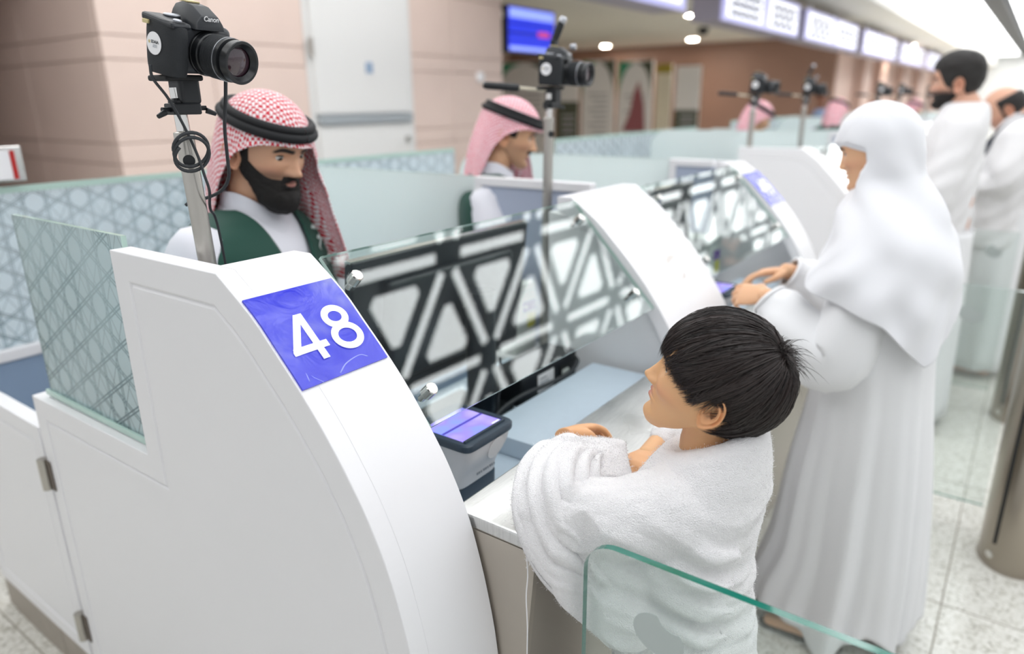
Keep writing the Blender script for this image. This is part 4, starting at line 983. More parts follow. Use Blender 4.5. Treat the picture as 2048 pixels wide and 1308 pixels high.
# ---------------------------------------------------------------- materials for people
def skin_mat(key):
    t = NT(key); b = t.n('ShaderNodeBsdfPrincipled'); at = t.n('ShaderNodeVertexColor', layer_name='Col'); t.link(at.outputs[0], b.inputs['Base Color'])
    b.inputs['Roughness'].default_value = 0.5; b.inputs['Subsurface Weight'].default_value = 0.12; b.inputs['Subsurface Radius'].default_value = (0.010, 0.004, 0.002); b.inputs['Subsurface Scale'].default_value = 1
    tc = t.n('ShaderNodeTexCoord'); nb = t.n('ShaderNodeTexNoise', i_Vector=tc.outputs['Object'], i_Scale=450.0, i_Detail=2.0)
    bp = t.n('ShaderNodeBump', i_Strength=0.12, i_Distance=0.0006, i_Height=nb.outputs['Fac']); t.link(bp.outputs[0], b.inputs['Normal'])
    return t.done(b.outputs[0], key)
skin_mat('skin')
def hair_mat(key, c, c2, rough=0.38):
    t = NT(key); b = t.n('ShaderNodeBsdfPrincipled'); at = t.n('ShaderNodeVertexColor', layer_name='Col'); sp = t.n('ShaderNodeSeparateColor', i_0=at.outputs[0])
    t.link(t.mixc(sp.outputs[0], lin(c), lin(c2)), b.inputs['Base Color']); b.inputs['Roughness'].default_value = rough; b.inputs['Specular IOR Level'].default_value = 0.55
    return t.done(b.outputs[0], key)
hair_mat('hair_strands', '#120e0d', '#3b2f2c')
pmat('hair_dark', '#17120f', 0.55, bump=(260, 0.9, 0.004))
pmat('beard', '#191412', 0.75, bump=(420, 1.0, 0.003))
def towel_mat(key, c, sc=620, st=0.75, d=0.0022):
    t = NT(key); b = t.n('ShaderNodeBsdfPrincipled'); tc = t.n('ShaderNodeTexCoord'); b.inputs['Base Color'].default_value = lin(c) + (1,); b.inputs['Roughness'].default_value = 0.95; b.inputs['Specular IOR Level'].default_value = 0.1
    b.inputs['Sheen Weight'].default_value = 0.25
    v = t.n('ShaderNodeTexVoronoi', i_Vector=tc.outputs['Object'], i_Scale=float(sc)); nb = t.n('ShaderNodeTexNoise', i_Vector=tc.outputs['Object'], i_Scale=sc * 0.22, i_Detail=3.0)
    hh_ = t.math('ADD', t.math('MULTIPLY', v.outputs['Distance'], -1.0), t.math('MULTIPLY', nb.outputs['Fac'], 1.2))
    bp = t.n('ShaderNodeBump', i_Strength=st, i_Distance=d, i_Height=hh_); t.link(bp.outputs[0], b.inputs['Normal'])
    return t.done(b.outputs[0], key)
towel_mat('towel', '#f7f5f6')
pmat('white_cloth', '#e8e8ea', 0.85, bump=(1500, 0.15, 0.0004), sheen=0.15)
pmat('veil_cloth', '#e5e5e9', 0.8, bump=(1200, 0.15, 0.0004), sheen=0.2)
pmat('shirt_white', '#e9e9f1', 0.7)
pmat('vest_green', '#14463a', 0.8, bump=(900, 0.3, 0.0006), sheen=0.2)
pmat('emblem_white', '#dfe9e6', 0.6)
pmat('navy_strap', '#1d2536', 0.7)
pmat('agal', '#0c0d11', 0.7, bump=(500, 0.4, 0.0008))
pmat('denim_blue', '#7d8ba8', 0.8)
pmat('sandal', '#3a2a22', 0.7)
# red and white chequered headcloth: u,v in cells along the cloth
def ghutra_mat(key, red, white, k):
    t = NT(key); b = t.n('ShaderNodeBsdfPrincipled'); uv = t.n('ShaderNodeUVMap', uv_map='UVMap'); sp = t.n('ShaderNodeSeparateXYZ', i_0=uv.outputs[0])
    nz = t.n('ShaderNodeTexNoise', i_Vector=uv.outputs[0], i_Scale=0.7, i_Detail=2.0)
    wob = t.math('MULTIPLY', t.math('SUBTRACT', nz.outputs['Fac'], 0.5), 1.0)
    U = t.math('ADD', t.math('MULTIPLY', sp.outputs[0], k), wob); V_ = t.math('ADD', t.math('MULTIPLY', sp.outputs[1], k), wob)
    fu = t.math('FRACT', U); fv = t.math('FRACT', V_)
    a = t.math('MULTIPLY', t.math('LESS_THAN', fu, 0.56), t.math('LESS_THAN', fv, 0.56))            # white squares
    diag = t.math('LESS_THAN', t.math('FRACT', t.math('MULTIPLY', t.math('ADD', fu, fv), 1.0)), 0.28)
    w_ = t.math('MAXIMUM', a, t.math('MULTIPLY', diag, 0.8))
    t.link(t.mixc(w_, lin(red), lin(white)), b.inputs['Base Color']); b.inputs['Roughness'].default_value = 0.85; b.inputs['Sheen Weight'].default_value = 0.1
    return t.done(b.outputs[0], key)
ghutra_mat('ghutra', '#cf2a3c', '#f4eef0', 1.0)
ghutra_mat('ghutra_pink', '#dd5a72', '#f8e6ea', 1.0)

# ---------------------------------------------------------------- head
SKIN = {'olive': '#dcaa8a', 'tan': '#dfae88', 'boy': '#dcaa7c', 'pale': '#d6a58c', 'deep': '#8a5a44'}
class Head: pass
def make_head(Hh, skin, nose=1.0, child=0.0, lid=0.0, brow='#1e1613', browk=1.0, stubble=0.0, lip='#b0676a', NA=144, cheek=0.0, gaze=(0, 1, -0.1), ears=True):
    """head surface from a sagittal profile, widths and local features. lid: -1 wide open .. 1 closed"""
    H = Head(); H.h = Hh; sk = np.array(lin(SKIN[skin])); zl = np.concatenate([np.linspace(-0.5, 0.10, 96)[:-1], 0.10 + 0.40 * np.sin(np.linspace(0, PI / 2 * 0.995, 40))])
    lo = [-.5, -.48, -.45, -.40, -.34, -.28, -.22, -.16, -.08, 0.0, .10]
    yF0 = spline(zl, lo, [.30, .345, .372, .378, .360, .358, .355, .358, .372, .382, .400]); yB0 = spline(zl, lo, [.27, .22, .16, .07, -.01, -.10, -.24, -.33, -.39, -.425, -.435])
    w0 = spline(zl, lo, [.03, .085, .125, .180, .222, .252, .276, .296, .318, .332, .340])
    k = np.sqrt(np.clip(1 - ((zl - .10) / .402) ** 2, 1e-4, 1)); up_ = zl > .10
    yF0 = np.where(up_, -.02 + .42 * k, yF0); yB0 = np.where(up_, -.02 - .415 * k, yB0); w0 = np.where(up_, .34 * k, w0)
    if child: w0 = w0 * (1 + .05 * child); yF0 = yF0 + child * (.012 * gauss(zl, .2, .1) - .02 * gauss(zl, -.42, .08)); 
    a = np.linspace(0, 2 * PI, NA, endpoint=False)          # 0 = front, + = right (+x)
    Z, A = np.meshgrid(zl, a, indexing='ij'); yF = yF0[:, None]; yB = yB0[:, None]; w_ = w0[:, None]
    y0 = np.where(Z > -.2, -.04, np.minimum(-.04 + (-.2 - Z) * 1.1, .22)); y0 = np.minimum(np.maximum(y0, yB + .02), yF - .05)
    e = 0.86; ca, sa = np.cos(A), np.sin(A); X = w_ * np.sign(sa) * np.abs(sa) ** e
    Y = np.where(ca > 0, y0 + (yF - y0) * np.abs(ca) ** e, y0 - (y0 - yB) * np.abs(ca) ** 0.95)
    fr = np.clip(ca, 0, 1) ** 0.5; ax = np.abs(X); D = np.zeros_like(X)
    nz_ = spline(Z, [-.23, -.205, -.19, -.172, -.148, -.10, -.04, .03, .08], [0, .004, .045, .092, .108, .075, .036, .006, 0]); sg = np.interp(Z, [-.2, -.15, -.1, -.02, .05], [.055, .058, .046, .034, .034])
    D += nose * nz_ * np.exp(-(X / sg) ** 2)
    D += nose * .034 * gauss(ax, .062, .026) * gauss(Z, -.165, .026)
    D += .014 * gauss(Z, .065, .03) * gauss(ax, .13, .09) * (1 - child)
    D -= (.046 - .012 * child) * gauss(ax, .138, .070) * gauss(Z, -.004, .040)
    D += .018 * gauss(Z, -.25, .06) * gauss(X, 0, .12)
    D += .020 * gauss(Z, -.233, .015) * gauss(X, 0, .075) + .022 * gauss(Z, -.283, .019) * gauss(X, 0, .070) - .022 * gauss(Z, -.257, .008) * gauss(X, 0, .095)
    D -= .016 * gauss(Z, -.325, .02) * gauss(X, 0, .08); D += .026 * gauss(Z, -.405, .045) * gauss(X, 0, .085)
    D += (.016 + cheek) * gauss(ax, .19, .07) * gauss(Z, -.13, .07)
    Y = Y + D * fr; X = X + np.sign(X) * (.010 + cheek * .8) * gauss(ax, .24, .08) * gauss(Z, -.16, .08)
    V = np.stack([X, Y, Z], -1) * Hh; n = NA; kk = len(zl)
    Cc = np.broadcast_to(sk, V.shape).copy()
    def tint(m, c): Cc[:] = Cc * (1 - m[..., None]) + np.array(lin(c)) * m[..., None]
    front = (np.cos(A) > 0.2).astype(float)
    tint(.35 * gauss(Z, -.14, .06) * gauss(ax, .2, .09) * front, '#c8806c')
    tint(front * np.clip(1.3 * (gauss(Z, -.234, .015) * gauss(X, 0, .075) + gauss(Z, -.281, .020) * gauss(X, 0, .070)), 0, 1) * .85, lip)
    tint(front * .8 * gauss(Z, -.257, .005) * gauss(X, 0, .085), '#5d2f2e')
    bz = .062 + .02 * smooth(.05, .16, ax) - .03 * smooth(.17, .24, ax)
    tint(front * np.clip(1.5 * browk * gauss(Z, bz, .017) * smooth(.03, .06, ax) * (1 - smooth(.20, .245, ax)), 0, 1), brow)
    if stubble:
        m = front * 0 + smooth(-.10, -.2, Z) * smooth(.02, .10, Y) * (1 - gauss(Z, -.255, .03) * gauss(X, 0, .09)); m = np.maximum(m, smooth(-.02, -.12, Z) * gauss(Y, .03, .07)); tint(np.clip(m, 0, 1) * stubble, '#3a2a24')
    H.V = V; H.Z = Z; H.A = A; H.X = X; H.Y = Y; H.n = n; H.k = kk; H.C = Cc; H.skin = sk
    Tz = np.gradient(V, axis=0); Ta = (np.roll(V, -1, 1) - np.roll(V, 1, 1)); N = np.cross(Ta, Tz); N /= np.linalg.norm(N, axis=2)[..., None] + 1e-12
    if (N * (V - np.array([0, -.02, 0.05]) * Hh)).sum(2).mean() < 0: N = -N
    H.N = N
    S = Skin(); F = grid_faces(kk, n) + [tuple(range(n))[::-1], tuple((kk - 1) * n + j for j in range(n))]; S.add(V.reshape(-1, 3), F, Cc.reshape(-1, 3))
    # eyes with lids
    g_ = np.array(gaze, float); g_ /= np.linalg.norm(g_)
    for s_ in (-1, 1):
        c = np.array([s_ * .136, .272, -.004]); r_ = .061; U_ = np.linspace(0, 2 * PI, 25)[:-1]; W_ = np.linspace(-PI / 2, PI / 2, 17)
        P = np.array([[(math.cos(v) * math.cos(u_), math.cos(v) * math.sin(u_), math.sin(v)) for u_ in U_] for v in W_]).reshape(-1, 3); an = np.degrees(np.arccos(np.clip(P @ g_, -1, 1)))
        ec = np.where(an[:, None] < 26, np.array([.018, .011, .008]), np.array(lin('#dcd6d0'))); S.add((c + P * r_) * Hh, grid_faces(17, 24), ec)
        for lo_, hi_ in ((max(-20 - 28 * lid, -48) + 34, 90), (-90, -32)):
            W2 = np.radians(np.linspace(lo_, hi_, 9)); P2 = np.array([[(math.cos(v) * math.cos(u_), math.cos(v) * math.sin(u_), math.sin(v)) for u_ in U_] for v in W2]).reshape(-1, 3)
            lc = np.tile(sk * .93, (len(P2), 1)); edge = slice(0, 24) if hi_ == 90 else slice(24 * 8, 24 * 9)
            if hi_ == 90: lc[0:48] = np.array(lin('#20140f'))
            S.add((c + P2 * r_ * 1.085) * Hh, grid_faces(9, 24), lc)
    if ears:
        for s_ in (-1, 1): add_ear(S, s_, Hh, sk)
    H.S = S; return H
def add_ear(S, s_, Hh, sk, size=1.0):
    nr, nt = 18, 40; V = []; Cc = []
    for i in range(nr):
        r_ = i / (nr - 1)
        for j in range(nt):
            th = 2 * PI * j / nt; c, q = math.cos(th), math.sin(th)
            hw = .082 * (1 - .28 * max(0, -q) ** 1.3) * (1.10 if c < 0 else .86); hh_ = .142
            yy = hw * c * r_; zz = hh_ * q * r_
            hgt = -.030 * math.exp(-((r_ - .22) / .26) ** 2) + .016 * math.exp(-((r_ - .62) / .10) ** 2) * (1 if c < .5 else .3) - .010 * math.exp(-((r_ - .78) / .07) ** 2) + .022 * math.exp(-((r_ - .93) / .06) ** 2) * (1 if not (c > .6 and q < .3) else .35) - .03 * max(0, r_ - .95) * 20 * .5
            if q < -.55: hgt = hgt * .4 + .008                       # lobe
            if c > .75 and abs(q) < .35: hgt += .016 * math.exp(-((r_ - .72) / .16) ** 2)   # tragus
            V.append((yy, zz, hgt)); d_ = 1 - .22 * math.exp(-((r_ - .25) / .2) ** 2); Cc.append(sk * np.array([1.02, .9, .86]) * d_)
    V = np.array(V) * size; fl, lean = math.radians(24), math.radians(14)
    out = []
    for yy, zz, hh_ in V:
        y2 = yy * math.cos(lean) - zz * math.sin(lean); z2 = yy * math.sin(lean) + zz * math.cos(lean)
        back = -y2 + .05
        out.append((s_ * (.322 + .012 + hh_ + max(0, back) * math.tan(fl)), -.055 + y2, -.085 + z2))
    out = np.array(out); F = grid_faces(nr, nt); S.add(out * Hh, F, Cc)
    rim = out[-nt:]; inner = rim * np.array([1, 1, 1]) ; inn = np.column_stack([np.full(nt, s_ * .30), rim[:, 1] * .8 - .01, (rim[:, 2] + .085) * .8 - .085]); S.add(np.vstack([rim, inn]) * Hh, grid_faces(2, nt), sk)
def shell_from_head(H, mask, thick, noise_amp=0.0, noise_sc=60, drop=0.0, seed=0):
    """surface offset from the head where mask>0 (mask on the head grid), closed at its border by sinking under the skin"""
    m = mask; T_ = np.where(m > 0.02, thick * np.clip(m, 0, 1) ** 0.6, -0.004)
    P = H.V + H.N * T_[..., None]
    if noise_amp:
        nn = vnoise(H.V.reshape(-1, 3), noise_sc, seed).reshape(m.shape); P = P + H.N * (nn * noise_amp * np.clip(m, 0, 1))[..., None]
    if drop: P[..., 2] -= drop * np.clip(m, 0, 1)
    keep = m > -0.5; n, k = H.n, H.k; F = []
    mx = np.maximum.reduce([m[:-1], m[1:], np.roll(m, -1, 1)[:-1], np.roll(m, -1, 1)[1:]])
    for i in range(k - 1):
        for j in range(n):
            if mx[i, j] > 0.02: F.append((i * n + j, i * n + (j + 1) % n, (i + 1) * n + (j + 1) % n, (i + 1) * n + j))
    if (m[-1] > 0.02).any(): F.append(tuple((k - 1) * n + j for j in range(n)))
    used = sorted({v for f in F for v in f}); idx = {v: q for q, v in enumerate(used)}
    return P.reshape(-1, 3)[used], [tuple(idx[v] for v in f) for f in F]
def head_matrix(pos, face_yaw, pitch_=0.0, tilt=0.0):
    """face_yaw: direction the person faces, as angle of +y local in the XY plane (world radians); pitch_>0 looks down"""
    return Matrix.Translation(Vector(pos)) @ Matrix.Rotation(face_yaw - PI / 2, 4, 'Z') @ Matrix.Rotation(-pitch_, 4, 'X') @ Matrix.Rotation(tilt, 4, 'Y')

# ---------------------------------------------------------------- hands
def make_hand(side=1, curl=(0.5, 0.5, 0.55, 0.6), thumb=0.5, spread=0.08, size=1.0):
    """wrist at origin, fingers along +y, back of the hand +z; side=1 right hand (thumb at -x)"""
    parts = []
    P = [(0, -0.012, 0), (0, 0.012, 0.001), (0, 0.045, 0.003), (0, 0.080, 0.002), (0, 0.092, 0)]; V, F = tube_vf(P, [0.026, 0.030, 0.038, 0.042, 0.036], 18, flat=[(0.62, 1.0), (0.52, 1.0), (0.40, 1.0), (0.34, 1.0), (0.28, 0.95)], ref=(0, 0, 1)); parts.append((V, F))
    xs = [-0.030, -0.010, 0.010, 0.029]; ln = [0.070, 0.078, 0.073, 0.058]; rd = [0.0090, 0.0094, 0.0090, 0.0080]; y0 = [0.084, 0.089, 0.086, 0.078]
    for i in range(4):
        ang = 0.0; p = np.array([xs[i], y0[i] - 0.012, 0.001]); path = [p.copy()]; rr = [rd[i] * 1.05]; sp_ = spread * (i - 1.5)
        for s_, fr_ in ((0.014, 0), (ln[i] * 0.45, 1.0), (ln[i] * 0.32, 1.15), (ln[i] * 0.24, 0.8)):
            ang += curl[i] * fr_; d = np.array([math.sin(sp_) * math.cos(ang), math.cos(sp_) * math.cos(ang), -math.sin(ang)]); p = p + d * s_; path.append(p.copy()); rr.append(rd[i] * (1.0, 1.0, .93, .84)[len(rr) - 1])
        parts.append(blob_tube(path, rr, 12, 4))
    p = np.array([-0.022, 0.016, -0.006]); path = [p.copy(), p + np.array([-0.018, 0.020, -0.008]), p + np.array([-0.030 + 0.012 * thumb, 0.046, -0.016 - 0.008 * thumb]), p + np.array([-0.030 + 0.028 * thumb, 0.070, -0.022 - 0.016 * thumb])]
    parts.append(blob_tube(path, [0.0145, 0.0125, 0.0105, 0.0088], 12, 4))
    V = []; F = []
    for v, f in parts:
        o = sum(len(q) for q in V); V.append(v); F += [tuple(i + o for i in t_) for t_ in f]
    V = np.vstack(V) * size; V[:, 0] *= side
    return V, F
def fuse_hand(V, F, voxel=0.0028): return fuse([(V, F)], voxel, 5, 0.5)[:2]
def xf(V, M): 
    m = np.array(M); return np.asarray(V) @ m[:3, :3].T + m[:3, 3]

# ---------------------------------------------------------------- draped robes
def robe(rings, n=72, fold=None):
    """rings: (cx, cy, z, rx, ry, exponent) from top to bottom; fold(a, i, k)-> radial factor"""
    G = []
    kk = len(rings)
    for i, (cx, cy, z, rx, ry, e) in enumerate(rings):
        row = []
        for j in range(n):
            a = 2 * PI * j / n; c, s_ = math.cos(a), math.sin(a); q = 1.0 if fold is None else fold(a, i / (kk - 1))
            row.append((cx + rx * q * math.copysign(abs(c) ** e, c), cy + ry * q * math.copysign(abs(s_) ** e, s_), z))
        G.append(row)
    return np.array(G)
def ring_interp(R_, m):
    R_ = np.array(R_, float); t0 = np.linspace(0, 1, len(R_)); t1 = np.linspace(0, 1, m); return [tuple(spline(t1, t0, R_[:, c])[i] for c in range(R_.shape[1])) for i in range(m)]
def uv_from(o, uvs):
    me = o.data; uvl = me.uv_layers.new(name='UVMap'); li = np.empty(len(me.loops), int); me.loops.foreach_get('vertex_index', li); uvl.data.foreach_set('uv', np.asarray(uvs, float)[li].ravel())
# ================================================================== officers in chequered headcloths
def officer(label, head_pos, yaw_, pitch_, Hh=0.228, beard=True, cloth='ghutra', near=1, simple=False, skin='olive', body_yaw=None, tilt=0.0, back=0.06, opened=0):
    MH = head_matrix(head_pos, yaw_, pitch_, tilt); MU = head_matrix(head_pos, yaw_, pitch_ * 0.15, 0)
    byaw = yaw_ if body_yaw is None else body_yaw
    nb = MU @ Vector((0, -0.28 * Hh, -0.54 * Hh)); MB_ = head_matrix(nb, byaw)
    person = empty('person', (nb[0], nb[1], 0), label=label, cat='person', group='counter officers in headcloths')
    off = Matrix.Translation(-Vector((nb[0], nb[1], 0)))
    H = make_head(Hh, skin, nose=1.12, lid=0.1 if beard else 0.4, stubble=0.28 if not beard else 0.6, NA=144 if not simple else 72, gaze=(0.1, 1, -0.42), browk=1.3)
    S = Skin(); S.f = H.S.f; S.c = H.S.c; S.v = [tuple(MH @ Vector(p)) for p in H.S.v]
    # neck and torso core, arms, hands: one body mesh
    n0 = MH @ Vector((0, -0.06 * Hh, -0.18 * Hh)); n1 = nb + Vector((0, 0, -0.02))
    V, F = tube_vf([n0, n0.lerp(n1, 0.5), n1, n1 + Vector((0, 0, -0.06))], [0.060, 0.057, 0.060, 0.062], 24); S.add(V, F, H.skin * 0.96)
    core = robe(ring_interp([(0, 0, -0.05, .06, .05, .9), (0, 0, -0.14, .15, .08, .9), (0, .01, -0.3, .165, .105, .9), (0, 0, -0.6, .15, .1, .9), (0, 0, -0.9, .15, .1, .9)], 12), 32)
    S.add(xf(core.reshape(-1, 3), MB_), grid_faces(12, 32) + [tuple(range(32)), tuple(11 * 32 + j for j in range(32))], H.skin)
    for s_ in (-1, 1):
        sh, el, wr = Vector((s_ * .185, 0, -0.11)), Vector((s_ * .255, .05, -0.37)), Vector((s_ * .12, .27, -0.36))
        V, F = blob_tube([MB_ @ sh, MB_ @ sh.lerp(el, .5), MB_ @ el, MB_ @ el.lerp(wr, .6), MB_ @ wr], [.05, .046, .04, .034, .027], 14); S.add(V, F, H.skin)
        d = (MB_.to_3x3() @ (wr - el)).normalized(); hm = basis(d.cross(Vector((0, 0, 1))), d, MB_ @ wr); V, F = make_hand(s_, (0.35,) * 4); S.add(xf(V, hm), F, H.skin)
    body = S.build('body', 'skin', person, off)
    # robe: shirt with shoulders, falling to the floor
    T = [(0, -.005, -0.005, .066, .062, 1), (0, -.005, -0.03, .092, .072, .95), (0, -.008, -0.055, .145, .088, .9), (0, -.006, -0.085, .195, .102, .86), (0, 0, -0.13, .222, .116, .85), (0, .008, -0.22, .212, .128, .85), (0, .01, -0.35, .190, .126, .88), (0, .005, -0.55, .182, .125, .9), (0, 0, -0.8, .19, .13, .92), (0, 0, -(nb[2] - 0.02), .215, .15, .95)]
    NT_ = 64; ring = ring_interp(T[:8], 34) + ring_interp(T[7:], 8)[1:]
    G = robe(ring, NT_, lambda a, k: 1 + (0.02 * math.sin(7 * a + 9 * k) * k)); kk = len(ring)
    V = xf(G.reshape(-1, 3), off @ MB_); cloth_obj('robe', 'shirt_white', person, V, grid_faces(kk, NT_))
    for s_ in (-1, 1):
        sh, el, wr = Vector((s_ * .178, 0, -0.105)), Vector((s_ * .255, .05, -0.37)), Vector((s_ * .135, .245, -0.355))
        V, F = blob_tube([sh, sh.lerp(el, .35) + Vector((s_ * .014, 0, 0)), el, el.lerp(wr, .5), wr], [.070, .068, .060, .052, .045], 20); V = V + 0.004 * np.sin(V[:, 2:3] * 90 + V[:, 1:2] * 60) * np.array([[s_, 0, 0]])
        cloth_obj('sleeve', 'shirt_white', person, xf(V, off @ MB_), F)
    # standing collar
    CG = []
    for z, k in ((-0.045, 1.16), (-0.015, 1.02), (0.018, 0.95), (0.024, 0.945), (0.024, 0.92), (-0.015, 0.94)):
        row = []
        for j in range(40):
            a = 2 * PI * (j + .5) / 40; fr_ = max(0, math.sin(a)); row.append((.074 * k * math.cos(a), .070 * k * math.sin(a) + 0.004 + 0.012 * fr_, z - 0.045 * fr_ ** 2))
        CG.append(row)
    cloth_obj('collar', 'shirt_white', person, xf(np.array(CG).reshape(-1, 3), off @ MB_), grid_faces(6, 40))
    # green vest: the part of the torso surface outside the neck opening and arm holes
    NV, KV = (150, 60) if not simple else (64, 30); ring2 = ring_interp(T[:8], KV); G2 = np.zeros((KV, NV, 3))
    for i, (cx, cy, z, rx_, ry_, e) in enumerate(ring2):
        vw = np.interp(z, [-0.36, -0.20, -0.08, -0.03, 0], [0.003, 0.036, 0.060, 0.072, 0.085]); zz_ = z; c_ = min(.98, (vw / rx_)) ** (1 / e); dl = math.asin(min(1, c_))
        for j in range(NV):
            a = PI / 2 + dl + (2 * PI - 2 * dl) * j / (NV - 1); c, s_ = math.cos(a), math.sin(a); G2[i, j] = (cx + (rx_ + .008) * math.copysign(abs(c) ** e, c), cy + (ry_ + .009) * math.copysign(abs(s_) ** e, s_), zz_ + .006)
    i0, i1 = int(KV * .10), int(KV * .92); Gv = G2[i0:i1]
    vo = cloth_obj('vest', 'vest_green', person, xf(Gv.reshape(-1, 3), off @ MB_), grid_faces(i1 - i0, NV, False), solid=0.006); V2 = G2
    # embroidered emblem on the left breast
    if not simple:
        def on_vest(x, z):
            i = np.argmin([abs(r_[2] - z) for r_ in ring2]); j = np.argmin(np.abs(G2[i, :, 0] - x) + (G2[i, :, 1] < 0) * 9); p = G2[i, j]; return Vector((x, p[1] + 0.004, z))
        for (x, z, r_, kind) in ((-0.098, -0.085, .013, 'blob'), (-0.106, -0.125, .020, 'hex'), (-0.118, -0.160, .014, 'blob'), (-0.10, -0.105, .008, 'blob'), (-0.128, -0.135, .007, 'blob')):
            c = on_vest(x, z); mb = MB()
            if kind == 'hex': mb.tube([c + Vector((r_ * math.cos(q * PI / 3), 0.002 - 0.25 * r_ * math.cos(q * PI / 3) * -1, r_ * math.sin(q * PI / 3))) for q in range(7)], 0.0016, 6)
            else:
                for q in range(5): mb.lathe([(0, r_ * .45), (0.002, r_ * .42)], c + Vector((r_ * .55 * math.cos(q * 1.257), 0.001, r_ * .55 * math.sin(q * 1.257))), (-0.35, 1, 0.1), 10)
            mb.build('emblem', 'emblem_white', vo, M=off @ MB_)
    # beard / moustache
    X, Y, Z = H.X, H.Y, H.Z; ax = np.abs(X)
    must = np.clip(1.5 * gauss(Z, -.209 - .10 * np.clip(ax - .05, 0, 1), .017) * (1 - smooth(.085, .115, ax)) * (Y > .2), 0, 1)
    if beard:
        zl_ = -.075 - .150 * smooth(.03, .30, Y); jaw = smooth(zl_ + .01, zl_ - .045, Z) * smooth(-.045, .0, Y); burn = smooth(.06, .03, Z) * smooth(-.03, .0, Y) * smooth(.10, .06, Y) * (ax > .2)
        m = np.maximum(np.maximum(jaw, burn), must); lips_ = np.clip(1 - ((X / .080) ** 2 + ((Z + .258) / .024) ** 2), 0, 1) > 0; m = np.where(lips_ & (Y > .2), 0, m)
        th = Hh * (.012 + .036 * smooth(-.22, -.42, Z) * smooth(.0, .2, Y)); V, F = shell_from_head(H, m, th, 0.0022, 110); V = V - np.array([0, 0, 1]) * (0.012 * smooth(-.34 * Hh, -.48 * Hh, V[:, 2]))[:, None]
        cloth_obj('beard', 'beard', person, xf(V, off @ MH), F)
    else:
        V, F = shell_from_head(H, must, Hh * .018, 0.001, 150); cloth_obj('moustache', 'beard', person, xf(V, off @ MH), F)
        m = smooth(.12, .06, Z) * smooth(-.06, -.02, Z) * smooth(-.02, .02, Y) * smooth(.12, .08, Y) * (ax > .2); V, F = shell_from_head(H, m, Hh * .015, 0.001, 150); cloth_obj('sideburns', 'beard', person, xf(V, off @ MH), F)
    # headcloth laid square over the head
    NBc, NTc = (132, 64) if not simple else (64, 30); rx, ry, rz, zc, yc = .405, .475, .455, .06, -.03
    bl = np.linspace(-PI, PI, NBc, endpoint=False); Gc = np.zeros((NTc, NBc, 3)); UV = np.zeros((NTc, NBc, 2))
    bd = np.degrees(bl) * near      # + = the side turned to the viewer
    hem = np.interp(bd, [-180, -120, -88, -72, -60, -48, -30, 0, 30, 48, 62, 78, 92, 108, 130, 180], [-1.05, -1.15, -1.45, -1.4, -.60, -.08, .095, .125, .130, .110, .060, -.04, -.22, -.60, -.95, -1.05])
    if opened: hem = np.where(bd > 0, np.interp(np.maximum(bd - opened * smooth(20, 60, bd), 0), bd[np.argsort(bd)], hem[np.argsort(bd)]), hem)
    for j, b_ in enumerate(bl):
        smax = PI / 2 * .46 + (zc - hem[j]) if hem[j] < zc else (PI / 2 - math.asin((hem[j] - zc) / rz)) * .46
        for i in range(NTc):
            s_ = smax * (i / (NTc - 1)); ph = PI / 2 - s_ / .46
            if ph > 0: rho, z = math.cos(ph), zc + rz * math.sin(ph); d = 0
            else: d = s_ - PI / 2 * .46; rho = 1; z = zc - d
            q = 1 + .03 * math.sin(6 * b_ + 1) * min(1, s_) + d * (.16 + .14 * max(0, -math.cos(b_))) * (1 + .22 * math.sin(11 * b_ + 2 * d)) + .05 * math.exp(-((z - hem[j]) / .04) ** 2) * (1 if hem[j] > -.2 else 0) + .03 * math.exp(-(b_ / .12) ** 2) * smooth(.5, .75, s_) + .20 * math.exp(-((bd[j] + 62) / 16) ** 2) * smooth(.55, .85, s_) * (1 - smooth(.3, .8, d))
            x = rx * rho * q * math.sin(b_); y = yc + ry * rho * q * math.cos(b_) - .18 * max(0, d - .25) * (1 if abs(bd[j]) > 80 or bd[j] > 0 else -0.5)
            if bd[j] < -50 and d > .2: x += near * -.10 * (d - .2); y += .20 * (d - .2)
            Gc[i, j] = (x, y, z); UV[i, j] = (s_ * math.sin(b_), s_ * math.cos(b_))
    P = Gc.reshape(-1, 3) * Hh; wgt = smooth(.0, -.7, P[:, 2] / Hh)[:, None]; Pw = xf(P, MH) * (1 - wgt) + xf(P, MU) * wgt
    o = cloth_obj('headcloth', cloth, person, xf(Pw, off), grid_faces(NTc, NBc), solid=0.003); uv_from(o, UV.reshape(-1, 2) * Hh / 0.0115)
    # double black head cord
    for lev, rr in ((.300, .041), (.235, .045)):
        pts = []
        for b_ in np.linspace(0, 2 * PI, 61):
            z = lev - .030 * math.cos(b_); rho = math.sqrt(max(0, 1 - ((z - zc) / rz) ** 2)) + .055; pts.append(Vector((rx * rho * math.sin(b_), yc + ry * rho * math.cos(b_), z)) * Hh)
        MB().tube(pts, rr * Hh, 14, caps=False).build('head_cord', 'agal', person, smooth=True, M=off @ MH)
    return person
def face_dir(dx, dy): return math.atan2(dy, dx)
OFF1 = officer('bearded officer in red chequered headcloth and green vest, looking down', (1.020, 1.445, 1.510), face_dir(0.17, -0.985), math.radians(17), Hh=0.236, beard=True, cloth='ghutra', skin='olive', body_yaw=face_dir(0.25, -0.97), opened=6)
OFF2 = officer('moustached officer in pink chequered headcloth behind the partition', (2.11, 1.545, 1.498), face_dir(0.58, -0.81), math.radians(17), Hh=0.234, beard=False, cloth='ghutra_pink', skin='tan', opened=14)
OFF3 = officer('blurred officer in pink headcloth behind the third camera pole', (5.62, 1.77, 1.475), face_dir(0.5, -0.87), math.radians(25), Hh=0.228, beard=False, cloth='ghutra_pink', skin='tan', simple=True)
